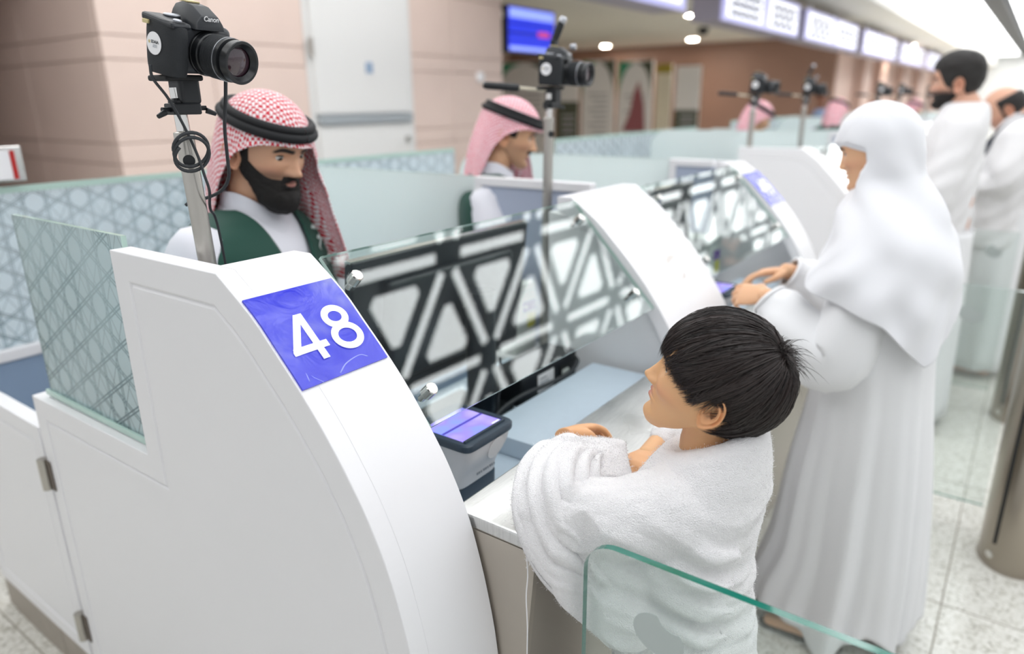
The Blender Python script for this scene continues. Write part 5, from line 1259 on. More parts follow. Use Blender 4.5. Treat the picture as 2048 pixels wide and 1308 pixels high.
OFF4 = officer('blurred officer in pink headcloth beside the white veil', (7.8, 1.685, 1.49), face_dir(0.9, -0.4), math.radians(20), Hh=0.228, beard=False, cloth='ghutra_pink', skin='tan', simple=True)
OFF5 = officer('tiny blurred officer in pink headcloth between veil and dark haired man', (10.9, 1.42, 1.47), face_dir(0.5, -0.87), math.radians(15), Hh=0.228, beard=False, cloth='ghutra_pink', skin='tan', simple=True)
# ================================================================== veiled woman (faces +Y)
def woman():
    bx, by = 2.06, 0.29
    p = empty('person', (bx, by, 0), label='woman in long white dress and white veil reaching over the counter', cat='person'); off = Matrix.Translation((-bx, -by, 0))
    Hh = 0.215; hc = (bx, 0.338, 1.480); MH = head_matrix(hc, PI / 2, math.radians(15))
    H = make_head(Hh, 'tan', nose=0.85, lid=0.5, child=0.3, browk=1.0, gaze=(0, 1, -0.7), lip='#b5605e', ears=False, cheek=0.012)
    S = Skin(); S.f = H.S.f; S.c = H.S.c; S.v = [tuple(MH @ Vector(q)) for q in H.S.v]; sk = H.skin
    V, F = tube_vf([(bx, .325, 1.43), (bx, .305, 1.36), (bx, .285, 1.29)], [.05, .05, .07], 20); S.add(V, F, sk)
    G = robe(ring_interp([(bx, .28, 1.30, .07, .05, .9), (bx, .28, 1.24, .14, .085, .9), (bx, .28, 1.0, .13, .10, .9), (bx, .28, .85, .15, .10, .9), (bx, .28, .7, .14, .10, .9)], 10), 28); S.add(G.reshape(-1, 3), grid_faces(10, 28) + [tuple(range(28)), tuple(9 * 28 + j for j in range(28))], sk)
    for s_ in (-1, 1):
        V, F = blob_tube([(bx + s_ * .075, .285, .75), (bx + s_ * .075, .30, .45), (bx + s_ * .075, .29, .09)], [.075, .052, .036], 14); S.add(V, F, sk)
        V, F = blob_tube([(bx + s_ * .085, .25, .045), (bx + s_ * .085, .33, .04), (bx + s_ * .09, .415 + .02 * (s_ < 0), .025)], [.029, .029, .022], 14, flat=None); S.add(V, F, sk)
    # arms and hands
    arms = {-1: [(1.935, .275, 1.240), (1.895, .30, 1.12), (1.870, .345, 1.00), (1.88, .44, 1.045), (1.905, .535, 1.088)], 1: [(2.185, .275, 1.240), (2.225, .30, 1.12), (2.245, .36, 1.02), (2.22, .46, 1.075), (2.165, .555, 1.105)]}
    for s_, a in arms.items():
        V, F = blob_tube(a, [.048, .044, .038, .031, .024], 14); S.add(V, F, sk)
    wl = Vector((1.905, .535, 1.088)); dl_ = Vector((0.22, 1, -0.12)).normalized()
    V, F = fuse_hand(*make_hand(-1, (0.42, 0.5, 0.55, 0.6), thumb=0.8, spread=0.06, size=0.86), 0.003); S.add(xf(V, basis(dl_.cross(Vector((-.75, 0.0, .65))), dl_, wl)), F, sk)
    wr = Vector((2.165, .555, 1.105)); dr_ = Vector((-0.62, 1, -0.12)).normalized()
    V, F = fuse_hand(*make_hand(1, (0.25, 0.3, 0.35, 0.4), thumb=0.2, spread=0.05, size=0.86), 0.003); S.add(xf(V, basis(dr_.cross(Vector((0.3, 0.0, 1))), dr_, wr)), F, sk)
    S.build('body', 'skin', p, off)
    for s_ in (-1, 1):
        V, F = blob_tube([(bx + s_ * .085, .25, .012), (bx + s_ * .085, .35, .012), (bx + s_ * .09, .425 + .02 * (s_ < 0), .012)], [.028, .030, .026], 16, flat=[(.3, 1)] * 17, ref=(0, 0, 1)); cloth_obj('sandal', 'sandal', p, xf(V, off), F)
    # dress with deep vertical folds, swinging out to the hem
    rings = ring_interp([(bx, .285, 1.29, .11, .075, .95), (bx, .285, 1.22, .17, .115, .9), (bx, .275, 1.05, .185, .135, .92), (bx + .01, .268, .80, .195, .152, .95), (bx + .03, .272, .56, .205, .182, .97), (bx + .05, .276, .30, .210, .205, 1), (bx + .06, .288, .12, .212, .222, 1), (bx + .06, .292, .015, .214, .228, 1)], 46); n = 160
    def fold(a, k):
        g_ = smooth(.18, .95, k); return 1 + g_ * (.070 * math.sin(8 * a + .8 * math.sin(2 * a) + .6) + .035 * math.sin(15 * a + 1.3 + 2 * k) + .022 * math.sin(23 * a + .5))
    G = robe(rings, n, fold); an = np.arctan2(G[..., 1] - .29, G[..., 0] - bx); low = smooth(.35, .0, G[..., 2])
    G[..., 2] += low * (.045 * gauss(an, 2.25, .42) + .045 * (1 + np.sin(5 * an + 1)) * .5 + .05 * gauss(an, -2.2, .35) + .03 * gauss(an, -1.2, .5))
    G[..., 1] += low * .03 * gauss(an, 2.0, .5)
    d = cloth_obj('dress', 'white_cloth', p, xf(G.reshape(-1, 3), off), grid_faces(len(rings), n), solid=0.004)
    # wide sleeves with narrow cuffs
    for s_, a in arms.items():
        a = [Vector(q) for q in a]; path = [a[0], a[1] + Vector((0, -.005, 0)), a[2] + Vector((0, -.01, -.035)), a[3] + Vector((0, 0, -.028)), a[3].lerp(a[4], .55) + Vector((0, 0, -.010)), a[4].lerp(a[3], .08)]
        P = catmull([tuple(q) for q in path], 8); R_ = spline(np.linspace(0, 1, len(P)), [0, .2, .4, .6, .8, 1], [.050, .070, .092, .080, .062, .043]); V, F = tube_vf(P, R_, 40)
        V = np.array(V); k = np.repeat(np.linspace(0, 1, len(P)), 40); th = np.tile(np.linspace(0, 2 * PI, 40, endpoint=False), len(P)); cen = np.repeat(P, 40, 0); dv = V - cen
        V = cen + dv * (1 + .07 * np.sin(13 * k + 2 * np.sin(th) + s_) * smooth(.1, .4, k) * (1 - smooth(.85, 1, k)) + .04 * np.sin(5 * th + 8 * k) * (1 - smooth(.8, 1, k)))[:, None]
        F = [f for f in F if len(f) == 4 or 0 in f]
        so_ = cloth_obj('sleeve', 'white_cloth', p, xf(V, off), F, solid=0.003)
        e0, e1 = P[-1], P[-3]; V2, F2 = tube_vf([e1 + (e0 - e1) * q for q in (0, .3, .8, 1.0, 1.02)], [.052, .0535, .0515, .048, .042], 40); cloth_obj('cuff', 'white_cloth', so_, xf(V2, off), [f for f in F2 if len(f) == 4])
    # under-cap and hood
    Z, Y, X = H.Z, H.Y, H.X
    m = np.clip(smooth(.095, .13, Z + .55 * np.clip(.30 - Y, 0, .3)), 0, 1); V, F = shell_from_head(H, m, Hh * .03); cloth_obj('under_cap', 'veil_cloth', p, xf(V, off @ MH), F)
    # veil: one sheet over the head, tucked inside around the face, falling over shoulders and arms to a point at the back
    NB_, K1, K2 = 180, 56, 60; aa = np.linspace(-PI, PI, NB_, endpoint=False); dg = np.degrees(aa)      # 0 = front, positive towards +X
    hem = np.interp(dg, [-180, -160, -140, -122, -105, -85, -60, -35, -10, 20, 60, 100, 140, 180], [1.03, 1.00, .970, 1.02, 1.075, 1.112, 1.14, 1.15, 1.13, 1.12, 1.14, 1.10, 1.03, 1.03])
    rx, ry, rz, zc, yc = .395, .470, .455, .06, -.03; Gh = np.zeros((K1, NB_, 3)); MU = head_matrix((hc[0], hc[1] + .01, hc[2]), PI / 2, math.radians(8))
    for j, b_ in enumerate(aa):
        for i in range(K1):
            s_ = 1.24 * i / (K1 - 1); ph = PI / 2 - s_ / .46
            if ph > 0: rho, z, d_ = math.cos(ph), zc + rz * math.sin(ph), 0.
            else: d_ = s_ - PI / 2 * .46; rho = 1; z = zc - d_
            jaw = smooth(.10, .50, d_); cx_, cyy = rx * (1 + .02 * jaw), ry * (1 + (.12 if math.cos(b_) < 0 else -.12) * jaw)
            q = 1 + .014 * math.sin(8 * b_ + 6 * s_) * smooth(.2, .6, s_) + .06 * smooth(.50, .66, s_) * (1 - smooth(.0, .14, d_)) * math.exp(-(b_ / .8) ** 2)
            x = cx_ * rho * q * math.sin(b_); y = yc + cyy * rho * q * math.cos(b_)
            edge = np.interp(z, [-.56, -.48, -.35, -.15, .02, .12, .16], [0, 42, 66, 78, 76, 52, 0]); op = smooth(edge + 3, edge - 3, abs(math.degrees(b_))) if edge > 1 else 0.
            x *= 1 - .42 * op; y = y * (1 - .42 * op) - .05 * op
            Gh[i, j] = (x, y, z)
    P = Gh.reshape(-1, 3) * Hh; wg = smooth(.0, -.45, P[:, 2] / Hh)[:, None]; Gh = (xf(P, MH) * (1 - wg) + xf(P, MU) * wg).reshape(Gh.shape)
    zk = [.9, 1.0, 1.1, 1.2, 1.26, 1.31, 1.35, 1.38]; Gc = np.zeros((K2, NB_, 3))
    for j, a in enumerate(aa):
        for i in range(K2):
            t_ = i / (K2 - 1); z = 1.335 + (hem[j] - 1.335) * t_
            rx_ = float(spline(z, zk, [.255, .257, .252, .232, .206, .166, .130, .115])); ryf = float(spline(z, zk, [.15, .152, .152, .146, .132, .112, .096, .09])); ryb = float(spline(z, zk, [.172, .174, .172, .166, .156, .146, .138, .132])); cy = float(spline(z, zk, [.275, .275, .275, .278, .284, .296, .306, .312]))
            c, s_ = math.cos(a), math.sin(a); e = .92; q = 1 + smooth(.1, .8, t_) * (.030 * math.sin(7 * a + 6 * t_ + 1) + .020 * math.sin(13 * a - 9 * t_)) + .020 * math.sin(3 * a + 7 * t_) * smooth(.0, .4, t_)
            lift = .055 * math.exp(-((a + 1.05) / .45) ** 2) * smooth(.35, .95, t_)
            Gc[i, j] = (bx + rx_ * q * math.copysign(abs(s_) ** e, s_) - lift * .4, cy + (ryf if c > 0 else ryb) * q * math.copysign(abs(c) ** e, c) + lift, z)
    Gv = np.concatenate([Gh, Gc]); n1 = K1
    for it in range(10):                       # relax the join between hood and cape
        sl = slice(n1 - 9, n1 + 9); Gv[sl] = .5 * Gv[sl] + .25 * (Gv[n1 - 10:n1 + 8] + Gv[n1 - 8:n1 + 10])
    # soft diagonal drape folds from the temple towards the opposite shoulder
    zz = Gv[..., 2]; Tn = np.stack([np.sin(aa), np.cos(aa), 0 * aa], -1)[None]; wv_ = smooth(1.50, 1.40, zz) * smooth(1.02, 1.15, zz); Gv = Gv + Tn * (wv_ * .0055 * np.sin(zz * 38 + 4.2 * np.abs(aa)[None] + .8 * np.sin(2 * aa)[None]))[..., None]
    cloth_obj('veil', 'veil_cloth', p, xf(Gv.reshape(-1, 3), off), grid_faces(K1 + K2, NB_), solid=0.003)
    return p
woman()

# ================================================================== men in towels
def towel_man(label, X, hc, pitch_, Hh, skin, kind, body, n_rings=40, strap=False):
    p = empty('person', (X, body[0][1], 0), label=label, cat='person'); off = Matrix.Translation((-X, -body[0][1], 0)); MH = head_matrix(hc, PI / 2 + (0.0 if kind == 'hair' else 0.05), pitch_)
    H = make_head(Hh, skin, nose=1.05, lid=0.3, stubble=0.9 if kind == 'hair' else 0.25, browk=1.2); S = Skin(); S.f = H.S.f; S.c = H.S.c; S.v = [tuple(MH @ Vector(q)) for q in H.S.v]; sk = H.skin
    n0 = MH @ Vector((0, -.06 * Hh, -.2 * Hh)); n1 = Vector((X, body[0][1], body[0][2] - .02)); V, F = tube_vf([n0, n0.lerp(n1, .5), n1, n1 + Vector((0, 0, -.06))], [.058, .058, .068, .09], 20); S.add(V, F, sk)
    b0 = body[0]; G = robe(ring_interp([(X, b0[1], b0[2] - .03, .08, .06, .9), (X, b0[1], b0[2] - .12, .17, .09, .9), (X, b0[1], 1.0, .15, .1, .9), (X, b0[1], .75, .15, .1, .9)], 8), 24); S.add(G.reshape(-1, 3), grid_faces(8, 24) + [tuple(range(24)), tuple(7 * 24 + j for j in range(24))], sk)
    for s_ in (-1, 1):
        V, F = blob_tube([(X + s_ * .09, b0[1], .8), (X + s_ * .09, b0[1] + .02, .45), (X + s_ * .09, b0[1], .08)], [.08, .055, .04], 14); S.add(V, F, sk)
        V, F = blob_tube([(X + s_ * .09, b0[1] - .04, .04), (X + s_ * .09, b0[1] + .06, .04), (X + s_ * .1, b0[1] + .18, .025)], [.036, .036, .026], 14); S.add(V, F, sk)
        V, F = blob_tube([(X + s_ * .17, b0[1], b0[2] - .12), (X + s_ * .23, b0[1] + .03, 1.18), (X + s_ * .12, b0[1] + .22, 1.10)], [.05, .042, .028], 14); S.add(V, F, sk)
        V, F = make_hand(s_, (.5,) * 4); S.add(xf(V, basis((1, 0, 0), (-s_ * .4, 1, -.1), (X + s_ * .11, b0[1] + .23, 1.10))), F, sk)
    S.build('body', 'skin', p, off)
    G = robe(ring_interp(body, n_rings), 90, lambda a, k: 1 + smooth(.1, .6, k) * (.03 * math.sin(5 * a + 9 * k) + .02 * math.sin(9 * a - 14 * k) + .02 * math.sin(3 * a + 22 * k))); parts = [(G.reshape(-1, 3), grid_faces(n_rings, 90) + [tuple(range(90))[::-1], tuple((n_rings - 1) * 90 + j for j in range(90))])]
    for s_ in (-1, 1):
        parts.append(blob_tube([(X + s_ * .15, b0[1], b0[2] - .12), (X + s_ * .225, b0[1] + .03, 1.22), (X + s_ * .22, b0[1] + .06, 1.15), (X + s_ * .15, b0[1] + .18, 1.12)], [.085, .082, .075, .062], 20))
    V, F, N = fuse(parts, 0.012, 8); V = V + N * (.004 * np.sin(V[:, 2] * 55 + V[:, 1] * 40 + 4 * np.sin(V[:, 0] * 14)) * smooth(b0[2] - .05, b0[2] - .3, V[:, 2]))[:, None]
    cloth_obj('towel_wrap', 'towel', p, xf(V, off), F)
    G = robe(ring_interp([(X, b0[1], 1.0, .17, .12, .9), (X, b0[1] + .01, .7, .19, .14, .95), (X, b0[1] + .02, .06, .21, .16, 1)], 20), 80, lambda a, k: 1 + .05 * k * math.sin(8 * a + 1)); cloth_obj('lower_wrap', 'white_cloth', p, xf(G.reshape(-1, 3), off), grid_faces(20, 80), solid=.004)
    Z, Y, Xh = H.Z, H.Y, H.X; ax = np.abs(Xh)
    if kind == 'hair':
        line = .235 - .33 * smooth(.34, .12, Y) + .12 * smooth(.02, -.03, Y) * smooth(-.12, -.06, Y) * 0 - .22 * smooth(-.10, -.25, Y)
        m = smooth(line - .015, line + .03, Z); ear = ((Y + .055) / .10) ** 2 + ((Z + .08) / .16) ** 2 < 1; m = np.where(ear & (ax > .2), 0, m)
        V, F = shell_from_head(H, m, Hh * (.032 + .065 * smooth(.1, .4, Z)), .003, 40); cloth_obj('hair', 'hair_dark', p, xf(V, off @ MH), F)
        zl_ = -.10 - .11 * smooth(.03, .30, Y); m = np.maximum(smooth(zl_ + .01, zl_ - .05, Z) * smooth(-.04, .0, Y), smooth(.06, .03, Z) * smooth(-.03, .0, Y) * smooth(.10, .06, Y) * (ax > .2)); m = np.maximum(m, np.clip(1.4 * gauss(Z, -.209, .016) * (1 - smooth(.08, .11, ax)) * (Y > .2), 0, 1)); lips_ = ((Xh / .08) ** 2 + ((Z + .258) / .026) ** 2 < 1) & (Y > .2); m = np.where(lips_, 0, m)
        V, F = shell_from_head(H, m * smooth(-.20, -.26, Z) , Hh * .010, .001, 120); cloth_obj('beard', 'beard', p, xf(V, off @ MH), F)
    else:
        m = smooth(.26, .20, Z) * smooth(-.22, -.14, Z) * smooth(.10, .03, Y); ear = ((Y + .055) / .10) ** 2 + ((Z + .08) / .16) ** 2 < 1; m = np.where(ear & (ax > .2), 0, m)
        V, F = shell_from_head(H, m, Hh * .05, .003, 60); cloth_obj('hair', 'hair_dark', p, xf(V, off @ MH), F)
    if strap:
        P = catmull([(X - .10, b0[1] - .05, b0[2] + .005), (X - .125, b0[1] + .05, b0[2] - .04), (X - .165, b0[1] + .13, b0[2] - .13), (X - .20, b0[1] + .165, b0[2] - .22)], 8); V, F = tube_vf(P, .016, 10, flat=[(.35, 1)] * len(P), ref=(1, 0, .3)); cloth_obj('bag_strap', 'navy_strap', p, xf(V, off), F)
    return p
towel_man('dark haired bearded man in a white towel wrap behind the veiled woman', 3.95, (3.95, .355, 1.668), math.radians(2), .236, 'pale', 'hair',
          [(3.95, .305, 1.580, .085, .085, .95), (3.95, .305, 1.545, .125, .10, .9), (3.95, .315, 1.485, .195, .115, .86), (3.95, .33, 1.38, .215, .130, .86), (3.95, .335, 1.2, .21, .135, .9), (3.95, .335, 1.0, .20, .135, .92), (3.95, .335, .78, .20, .135, .95)])
towel_man('balding man in a white towel wrap with dark shoulder strap, looking down', 4.95, (4.95, .195, 1.535), math.radians(33), .236, 'pale', 'bald',
          [(4.95, .085, 1.515, .095, .085, .95), (4.95, .085, 1.47, .17, .11, .9), (4.95, .09, 1.41, .23, .135, .86), (4.95, .11, 1.30, .245, .16, .86), (4.95, .13, 1.15, .24, .165, .9), (4.95, .13, 1.0, .215, .15, .92), (4.95, .13, .78, .21, .145, .95)], strap=True)

# bystander far behind in a blue shirt
def bystander():
    X, Yb = 12.6, 2.98; p = empty('person', (X, Yb, 0), label='far blurred bystander in a blue shirt against the brown wall', cat='person'); off = Matrix.Translation((-X, -Yb, 0)); hc = (X, Yb, 1.64); MH = head_matrix(hc, face_dir(-.5, -.8), math.radians(5))
    H = make_head(.23, 'deep', NA=48); S = Skin(); S.f = H.S.f; S.c = H.S.c; S.v = [tuple(MH @ Vector(q)) for q in H.S.v]; V, F = tube_vf([(X, Yb, 1.58), (X, Yb, 1.42)], [.055, .07], 14); S.add(V, F, H.skin)
    for s_ in (-1, 1): V, F = blob_tube([(X + s_ * .19, Yb, 1.36), (X + s_ * .24, Yb, 1.1), (X + s_ * .22, Yb - .1, .88)], [.05, .042, .03], 10); S.add(V, F, H.skin); V, F = make_hand(s_); S.add(xf(V, basis((1, 0, 0), (0, -.3, -1), (X + s_ * .22, Yb - .1, .88))), F, H.skin)
    S.build('body', 'skin', p, off); G = robe(ring_interp([(X, Yb, 1.45, .08, .07, .9), (X, Yb, 1.38, .2, .11, .86), (X, Yb, 1.2, .21, .13, .88), (X, Yb, .9, .19, .12, .9)], 16), 40); parts = [(G.reshape(-1, 3), grid_faces(16, 40) + [tuple(range(40))[::-1], tuple(15 * 40 + j for j in range(40))])]
    for s_ in (-1, 1): parts.append(blob_tube([(X + s_ * .17, Yb, 1.36), (X + s_ * .24, Yb, 1.1), (X + s_ * .225, Yb - .08, .93)], [.075, .06, .05], 12))
    V, F, N = fuse(parts, .02, 4); cloth_obj('shirt', 'denim_blue', p, xf(V, off), F)
    G = robe(ring_interp([(X, Yb, .95, .18, .12, .9), (X, Yb, .02, .16, .12, .9)], 6), 32); cloth_obj('trousers', 'navy_strap', p, xf(G.reshape(-1, 3), off), grid_faces(6, 32))
    m = smooth(.05, .12, H.Z + .4 * np.clip(.25 - H.Y, 0, .4)); V, F = shell_from_head(H, m, .01); cloth_obj('hair', 'hair_dark', p, xf(V, off @ MH), F)
bystander()
# ================================================================== the boy at the counter (faces +Y)
def boy():
    bx, by = 1.0, 0.345; Hh = 0.212; hc = (.988, .343, 1.190); PU = math.radians(-18)
    p = empty('person', (bx, by, 0), label='small boy with black hair wrapped in a white towel, looking up over the counter', cat='person'); off = Matrix.Translation((-bx, -by, 0)); MH = head_matrix(hc, PI / 2 + .25, PU)
    H = make_head(Hh, 'boy', nose=1.05, child=1.0, lid=0.45, browk=.8, gaze=(0.1, 1, .15), lip='#b8706a', NA=192, cheek=.022)
    S = Skin(); S.f = H.S.f; S.c = H.S.c; S.v = [tuple(MH @ Vector(q)) for q in H.S.v]; sk = H.skin
    V, F = tube_vf(catmull([(.988, .335, 1.17), (.99, .338, 1.125), (.995, .342, 1.085), (bx, .345, 1.04)], 4), [.046] * 4 + [.045] * 4 + [.047] * 4 + [.06], 28); S.add(V, F, sk)
    G = robe(ring_interp([(bx, .345, 1.06, .06, .045, .9), (bx, .35, 1.0, .11, .06, .9), (bx, .355, .85, .10, .065, .9), (bx, .35, .7, .11, .07, .9), (bx, .35, .6, .11, .07, .9)], 10), 24); S.add(G.reshape(-1, 3), grid_faces(10, 24) + [tuple(range(24)), tuple(9 * 24 + j for j in range(24))], sk)
    arms = {-1: [(.885, .365, 1.02), (.825, .45, 1.005), (.812, .525, 1.000), (.89, .562, .998), (.975, .582, 1.002)], 1: [(1.12, .365, 1.02), (1.19, .43, .99), (1.205, .475, .985), (1.14, .48, .985), (1.06, .478, .988)]}
    for s_, a in arms.items(): V, F = blob_tube(a, [.036, .031, .029, .025, .019], 14); S.add(V, F, sk)
    for s_ in (-1, 1):
        V, F = blob_tube([(bx + s_ * .06, .345, .62), (bx + s_ * .06, .35, .36), (bx + s_ * .06, .34, .07)], [.06, .042, .03], 12); S.add(V, F, sk)
        V, F = blob_tube([(bx + s_ * .065, .31, .03), (bx + s_ * .065, .38, .03), (bx + s_ * .07, .46, .02)], [.027, .028, .02], 12); S.add(V, F, sk)
    d = Vector((1, -.10, -.25)).normalized(); V, F = fuse_hand(*make_hand(-1, (0.45, 0.5, 0.55, 0.6), thumb=1.5, size=.74), .0022); S.add(xf(V, basis(d.cross(Vector((0.25, .55, 1))), d, (.985, .604, 1.028))), F, sk * np.array([1.0, .96, .95]))
    d = Vector((-1, .08, 0)).normalized(); V, F = fuse_hand(*make_hand(1, (0.6, 0.7, 0.75, 0.8), thumb=0.6, size=.72), .0022); S.add(xf(V, basis(d.cross(Vector((0, .15, 1))), d, (1.065, .478, .992))), F, sk * np.array([1.0, .96, .95]))
    S.build('body', 'skin', p, off)
    # ---- towel: shoulders, both arms and the hanging drape as one surface with folds
    def tilt(z0, rx_, ry_, cy, e=.92, n=64, sl=0.0, cx=bx): return [(cx + rx_ * math.copysign(abs(math.cos(a)) ** e, math.cos(a)), cy + ry_ * math.copysign(abs(math.sin(a)) ** e, math.sin(a)), z0 - sl * ry_ * math.sin(a)) for a in np.linspace(0, 2 * PI, n, endpoint=False)]
    rings = [tilt(1.092, .060, .056, .342, 1, sl=.50), tilt(1.098, .072, .068, .342, 1, sl=.50), tilt(1.090, .092, .080, .342, 1, sl=.42), tilt(1.070, .108, .088, .345, .95, sl=.34), tilt(1.040, .128, .097, .350, .92, sl=.24), tilt(1.000, .146, .105, .355, .9, sl=.1), tilt(.95, .156, .104, .364, .88), tilt(.88, .152, .104, .368, .9), tilt(.80, .150, .104, .368, .9), tilt(.70, .160, .112, .36, .92), tilt(.58, .165, .115, .36, .95), tilt(.46, .17, .118, .36, .97)]
    G = np.array(rings); k0 = np.linspace(0, 1, len(G)); k1 = np.linspace(0, 1, 40); G = np.stack([np.stack([spline(k1, k0, G[:, j, c]) for c in range(3)], -1) for j in range(64)], 1)
    parts = [(G.reshape(-1, 3), grid_faces(40, 64) + [tuple(range(64))[::-1], tuple(39 * 64 + j for j in range(64))])]
    parts.append(blob_tube([(.900, .36, 1.000), (.850, .43, .990), (.806, .515, 1.000), (.842, .553, 1.004), (.905, .570, 1.008), (.950, .578, 1.008)], [.072, .062, .056, .048, .045, .040], 22))
    parts.append(blob_tube([(1.095, .365, 1.0), (1.16, .42, .985), (1.19, .455, .985), (1.14, .470, .985)], [.072, .062, .050, .040], 20))
    parts.append(blob_tube([(.790, .525, 1.000), (.770, .508, .955), (.776, .485, .915), (.800, .455, .87), (.845, .41, .83)], [.044, .028, .026, .036, .06], 20))
    parts.append(blob_tube([(.835, .47, .98), (.845, .44, .91), (.885, .40, .83)], [.05, .05, .06], 18))
    for k in range(6):                       # creases pulled across the back from the elbow
        z0 = 1.000 - .050 * k; parts.append(blob_tube([(.875, .405 - .006 * k, z0 + .012), (.856, .345, z0 - .012), (.880, .290, z0 - .036), (.925, .262, z0 - .052)], [.008, .013, .014, .006], 10, 6))
    V, F, N = fuse(parts, .0042, 4)
    V = np.asarray(V); x, y, z = V.T
    wob = vnoise(V, 9.0, 3.1) * .02; K = np.array([.900, .485, 1.022])
    r_ = np.sqrt(((x - K[0]) * .9) ** 2 + ((y - K[1]) * 1.05) ** 2 + ((z - K[2]) * .85) ** 2) + wob * .35
    def ridge(s_): q = np.abs((s_ % 1) - .5) * 2; return 1 - q ** .8 * 2          # sharp creases between rounded ridges
    warm = smooth(.905, .850, x) * smooth(.39, .47, y) * smooth(.02, .06, r_); D = warm * .0015 * ridge(r_ / .029 + .2)
    q = -.48 * y + .88 * z + wob * .9 + .10 * (x - 1.0); wt = (1 - warm) * smooth(1.075, .98, z); D += wt * .0030 * ridge(q / .052 + .15 * np.sin(x * 22)) + wt * .0020 * np.sin(q * 2 * PI / .031 + 2 + 14 * x) * smooth(1.0, .86, z)
    D += .0012 * vnoise(V, 60.0, 1.7) + .004 * vnoise(V, 14, 7.7) * smooth(1.06, .98, z)
    V = V + N * D[:, None]
    on_top = (V[:, 1] > .5035) & (V[:, 0] > .757) & (V[:, 2] < .9645); V[on_top, 2] = .9645; V[:, 0] = np.maximum(V[:, 0], .7865 - .06 * smooth(.445, .500, V[:, 1]))
    tw = cloth_obj('towel', 'towel', p, xf(V, off), F)
    # turned-back end of the towel around the near hand: a folded sheet with a raised corner
    U_, W_ = 46, 34; G = np.zeros((U_, W_, 3))
    ctl = np.array([[(.855, .478, 1.046), (.868, .520, 1.066), (.895, .560, 1.064), (.925, .592, 1.048), (.925, .612, 1.005)],
                    [(.895, .468, 1.040), (.905, .512, 1.064), (.930, .550, 1.062), (.955, .588, 1.046), (.955, .612, 1.006)],
                    [(.935, .463, 1.022), (.948, .500, 1.050), (.962, .535, 1.054), (.978, .572, 1.042), (.980, .600, 1.010)],
                    [(.968, .465, 1.004), (1.000, .492, 1.030), (1.012, .505, 1.042), (1.000, .545, 1.034), (.998, .575, 1.008)]])
    tu = np.linspace(0, 1, 4); tv = np.linspace(0, 1, 5)
    for c in range(3):
        A_ = np.stack([spline(np.linspace(0, 1, U_), tu, ctl[:, j, c]) for j in range(5)], 1); G[..., c] = np.stack([spline(np.linspace(0, 1, W_), tv, A_[i]) for i in range(U_)], 0)
    G[..., 2] -= .014
    G[..., 2] += .002 * np.sin(np.linspace(0, 9, U_))[:, None]
    FG = G.copy(); fn = np.cross(np.gradient(FG, axis=0), np.gradient(FG, axis=1)); fn /= np.linalg.norm(fn, axis=2)[..., None] + 1e-12; fn *= np.sign(fn[..., 2:3] + 1e-6)
    flap = cloth_obj('towel_flap', 'towel', p, xf(G.reshape(-1, 3), off), grid_faces(U_, W_, False), solid=.009)
    # heavy folds of the towel hanging around the near forearm
    U_, W_ = 90, 110; cam_d = np.array([-.66, -.42, .62])
    outer = np.array([(.950, .600, 1.030), (.880, .598, 1.044), (.812, .585, 1.036), (.762, .558, 1.002), (.748, .524, .948), (.758, .490, .895), (.785, .455, .855), (.815, .425, .835)])
    inner = np.array([(.935, .500, 1.040), (.905, .492, 1.046), (.882, .482, 1.046), (.862, .470, 1.036), (.850, .452, 1.000), (.848, .432, .965), (.852, .412, .935), (.862, .395, .910)])
    bul = np.array([.018, .034, .046, .050, .044, .034, .026, .018]); mid = (outer + inner) / 2 + cam_d[None] * bul[:, None]
    tu = np.linspace(0, 1, 8); uu = np.linspace(0, 1, U_); vv_ = np.linspace(0, 1, W_); rows = [np.stack([spline(uu, tu, c[:, q]) for q in range(3)], -1) for c in (outer, mid, inner)]
    G = np.zeros((U_, W_, 3))
    for q in range(3): G[..., q] = np.stack([spline(vv_, [0, .5, 1], [rows[0][i, q], rows[1][i, q], rows[2][i, q]]) for i in range(U_)], 0)
    G[..., 0] = np.maximum(G[..., 0], .801 - .075 * smooth(.445, .510, G[..., 1]))
    nn = np.cross(np.gradient(G, axis=0), np.gradient(G, axis=1)); nn /= np.linalg.norm(nn, axis=2)[..., None] + 1e-12; nn *= np.sign((nn * cam_d).sum(2))[..., None]
    ph = vv_[None] * 5.2 + .25 * np.sin(uu * 4 + .5)[:, None]; cre = 1 - np.abs((ph % 1) - .5) ** 1.4 * 5.2; fade = smooth(0, .12, uu)[:, None] * smooth(1.0, .80, uu)[:, None]
    G = G + nn * (fade * .0075 * np.clip(cre, -1, 1) * smooth(0, .06, vv_)[None])[..., None]
    G[:, 0] -= cam_d * .012; G[:, -1] -= cam_d * .020; G[0] -= cam_d * .012; G[-1] -= cam_d * .020
    G[..., 0] = np.maximum(G[..., 0], .7925 - .07 * smooth(.445, .480, G[..., 1]))
    DG = G.copy()
    cloth_obj('towel_drape', 'towel', p, xf(G.reshape(-1, 3), off), grid_faces(U_, W_, False), solid=.008)
    # lower wrap
    G = robe(ring_interp([(bx, .355, .62, .15, .105, .95), (bx, .36, .4, .165, .12, .97), (bx, .36, .06, .175, .135, 1)], 20), 80, lambda a, k: 1 + .05 * k * math.sin(8 * a + 1)); cloth_obj('lower_wrap', 'towel', p, xf(G.reshape(-1, 3), off), grid_faces(20, 80), solid=.005)
    # pile fuzz along the towel: short single loops standing off the surface
    Va = np.asarray(V); pick = RNG.choice(len(Va), min(26000, len(Va)), replace=False); mb = MB(); vv = []; ff = []
    vis = pick[(Va[pick] @ np.array([-.0, 0, 1.0])) > .70]
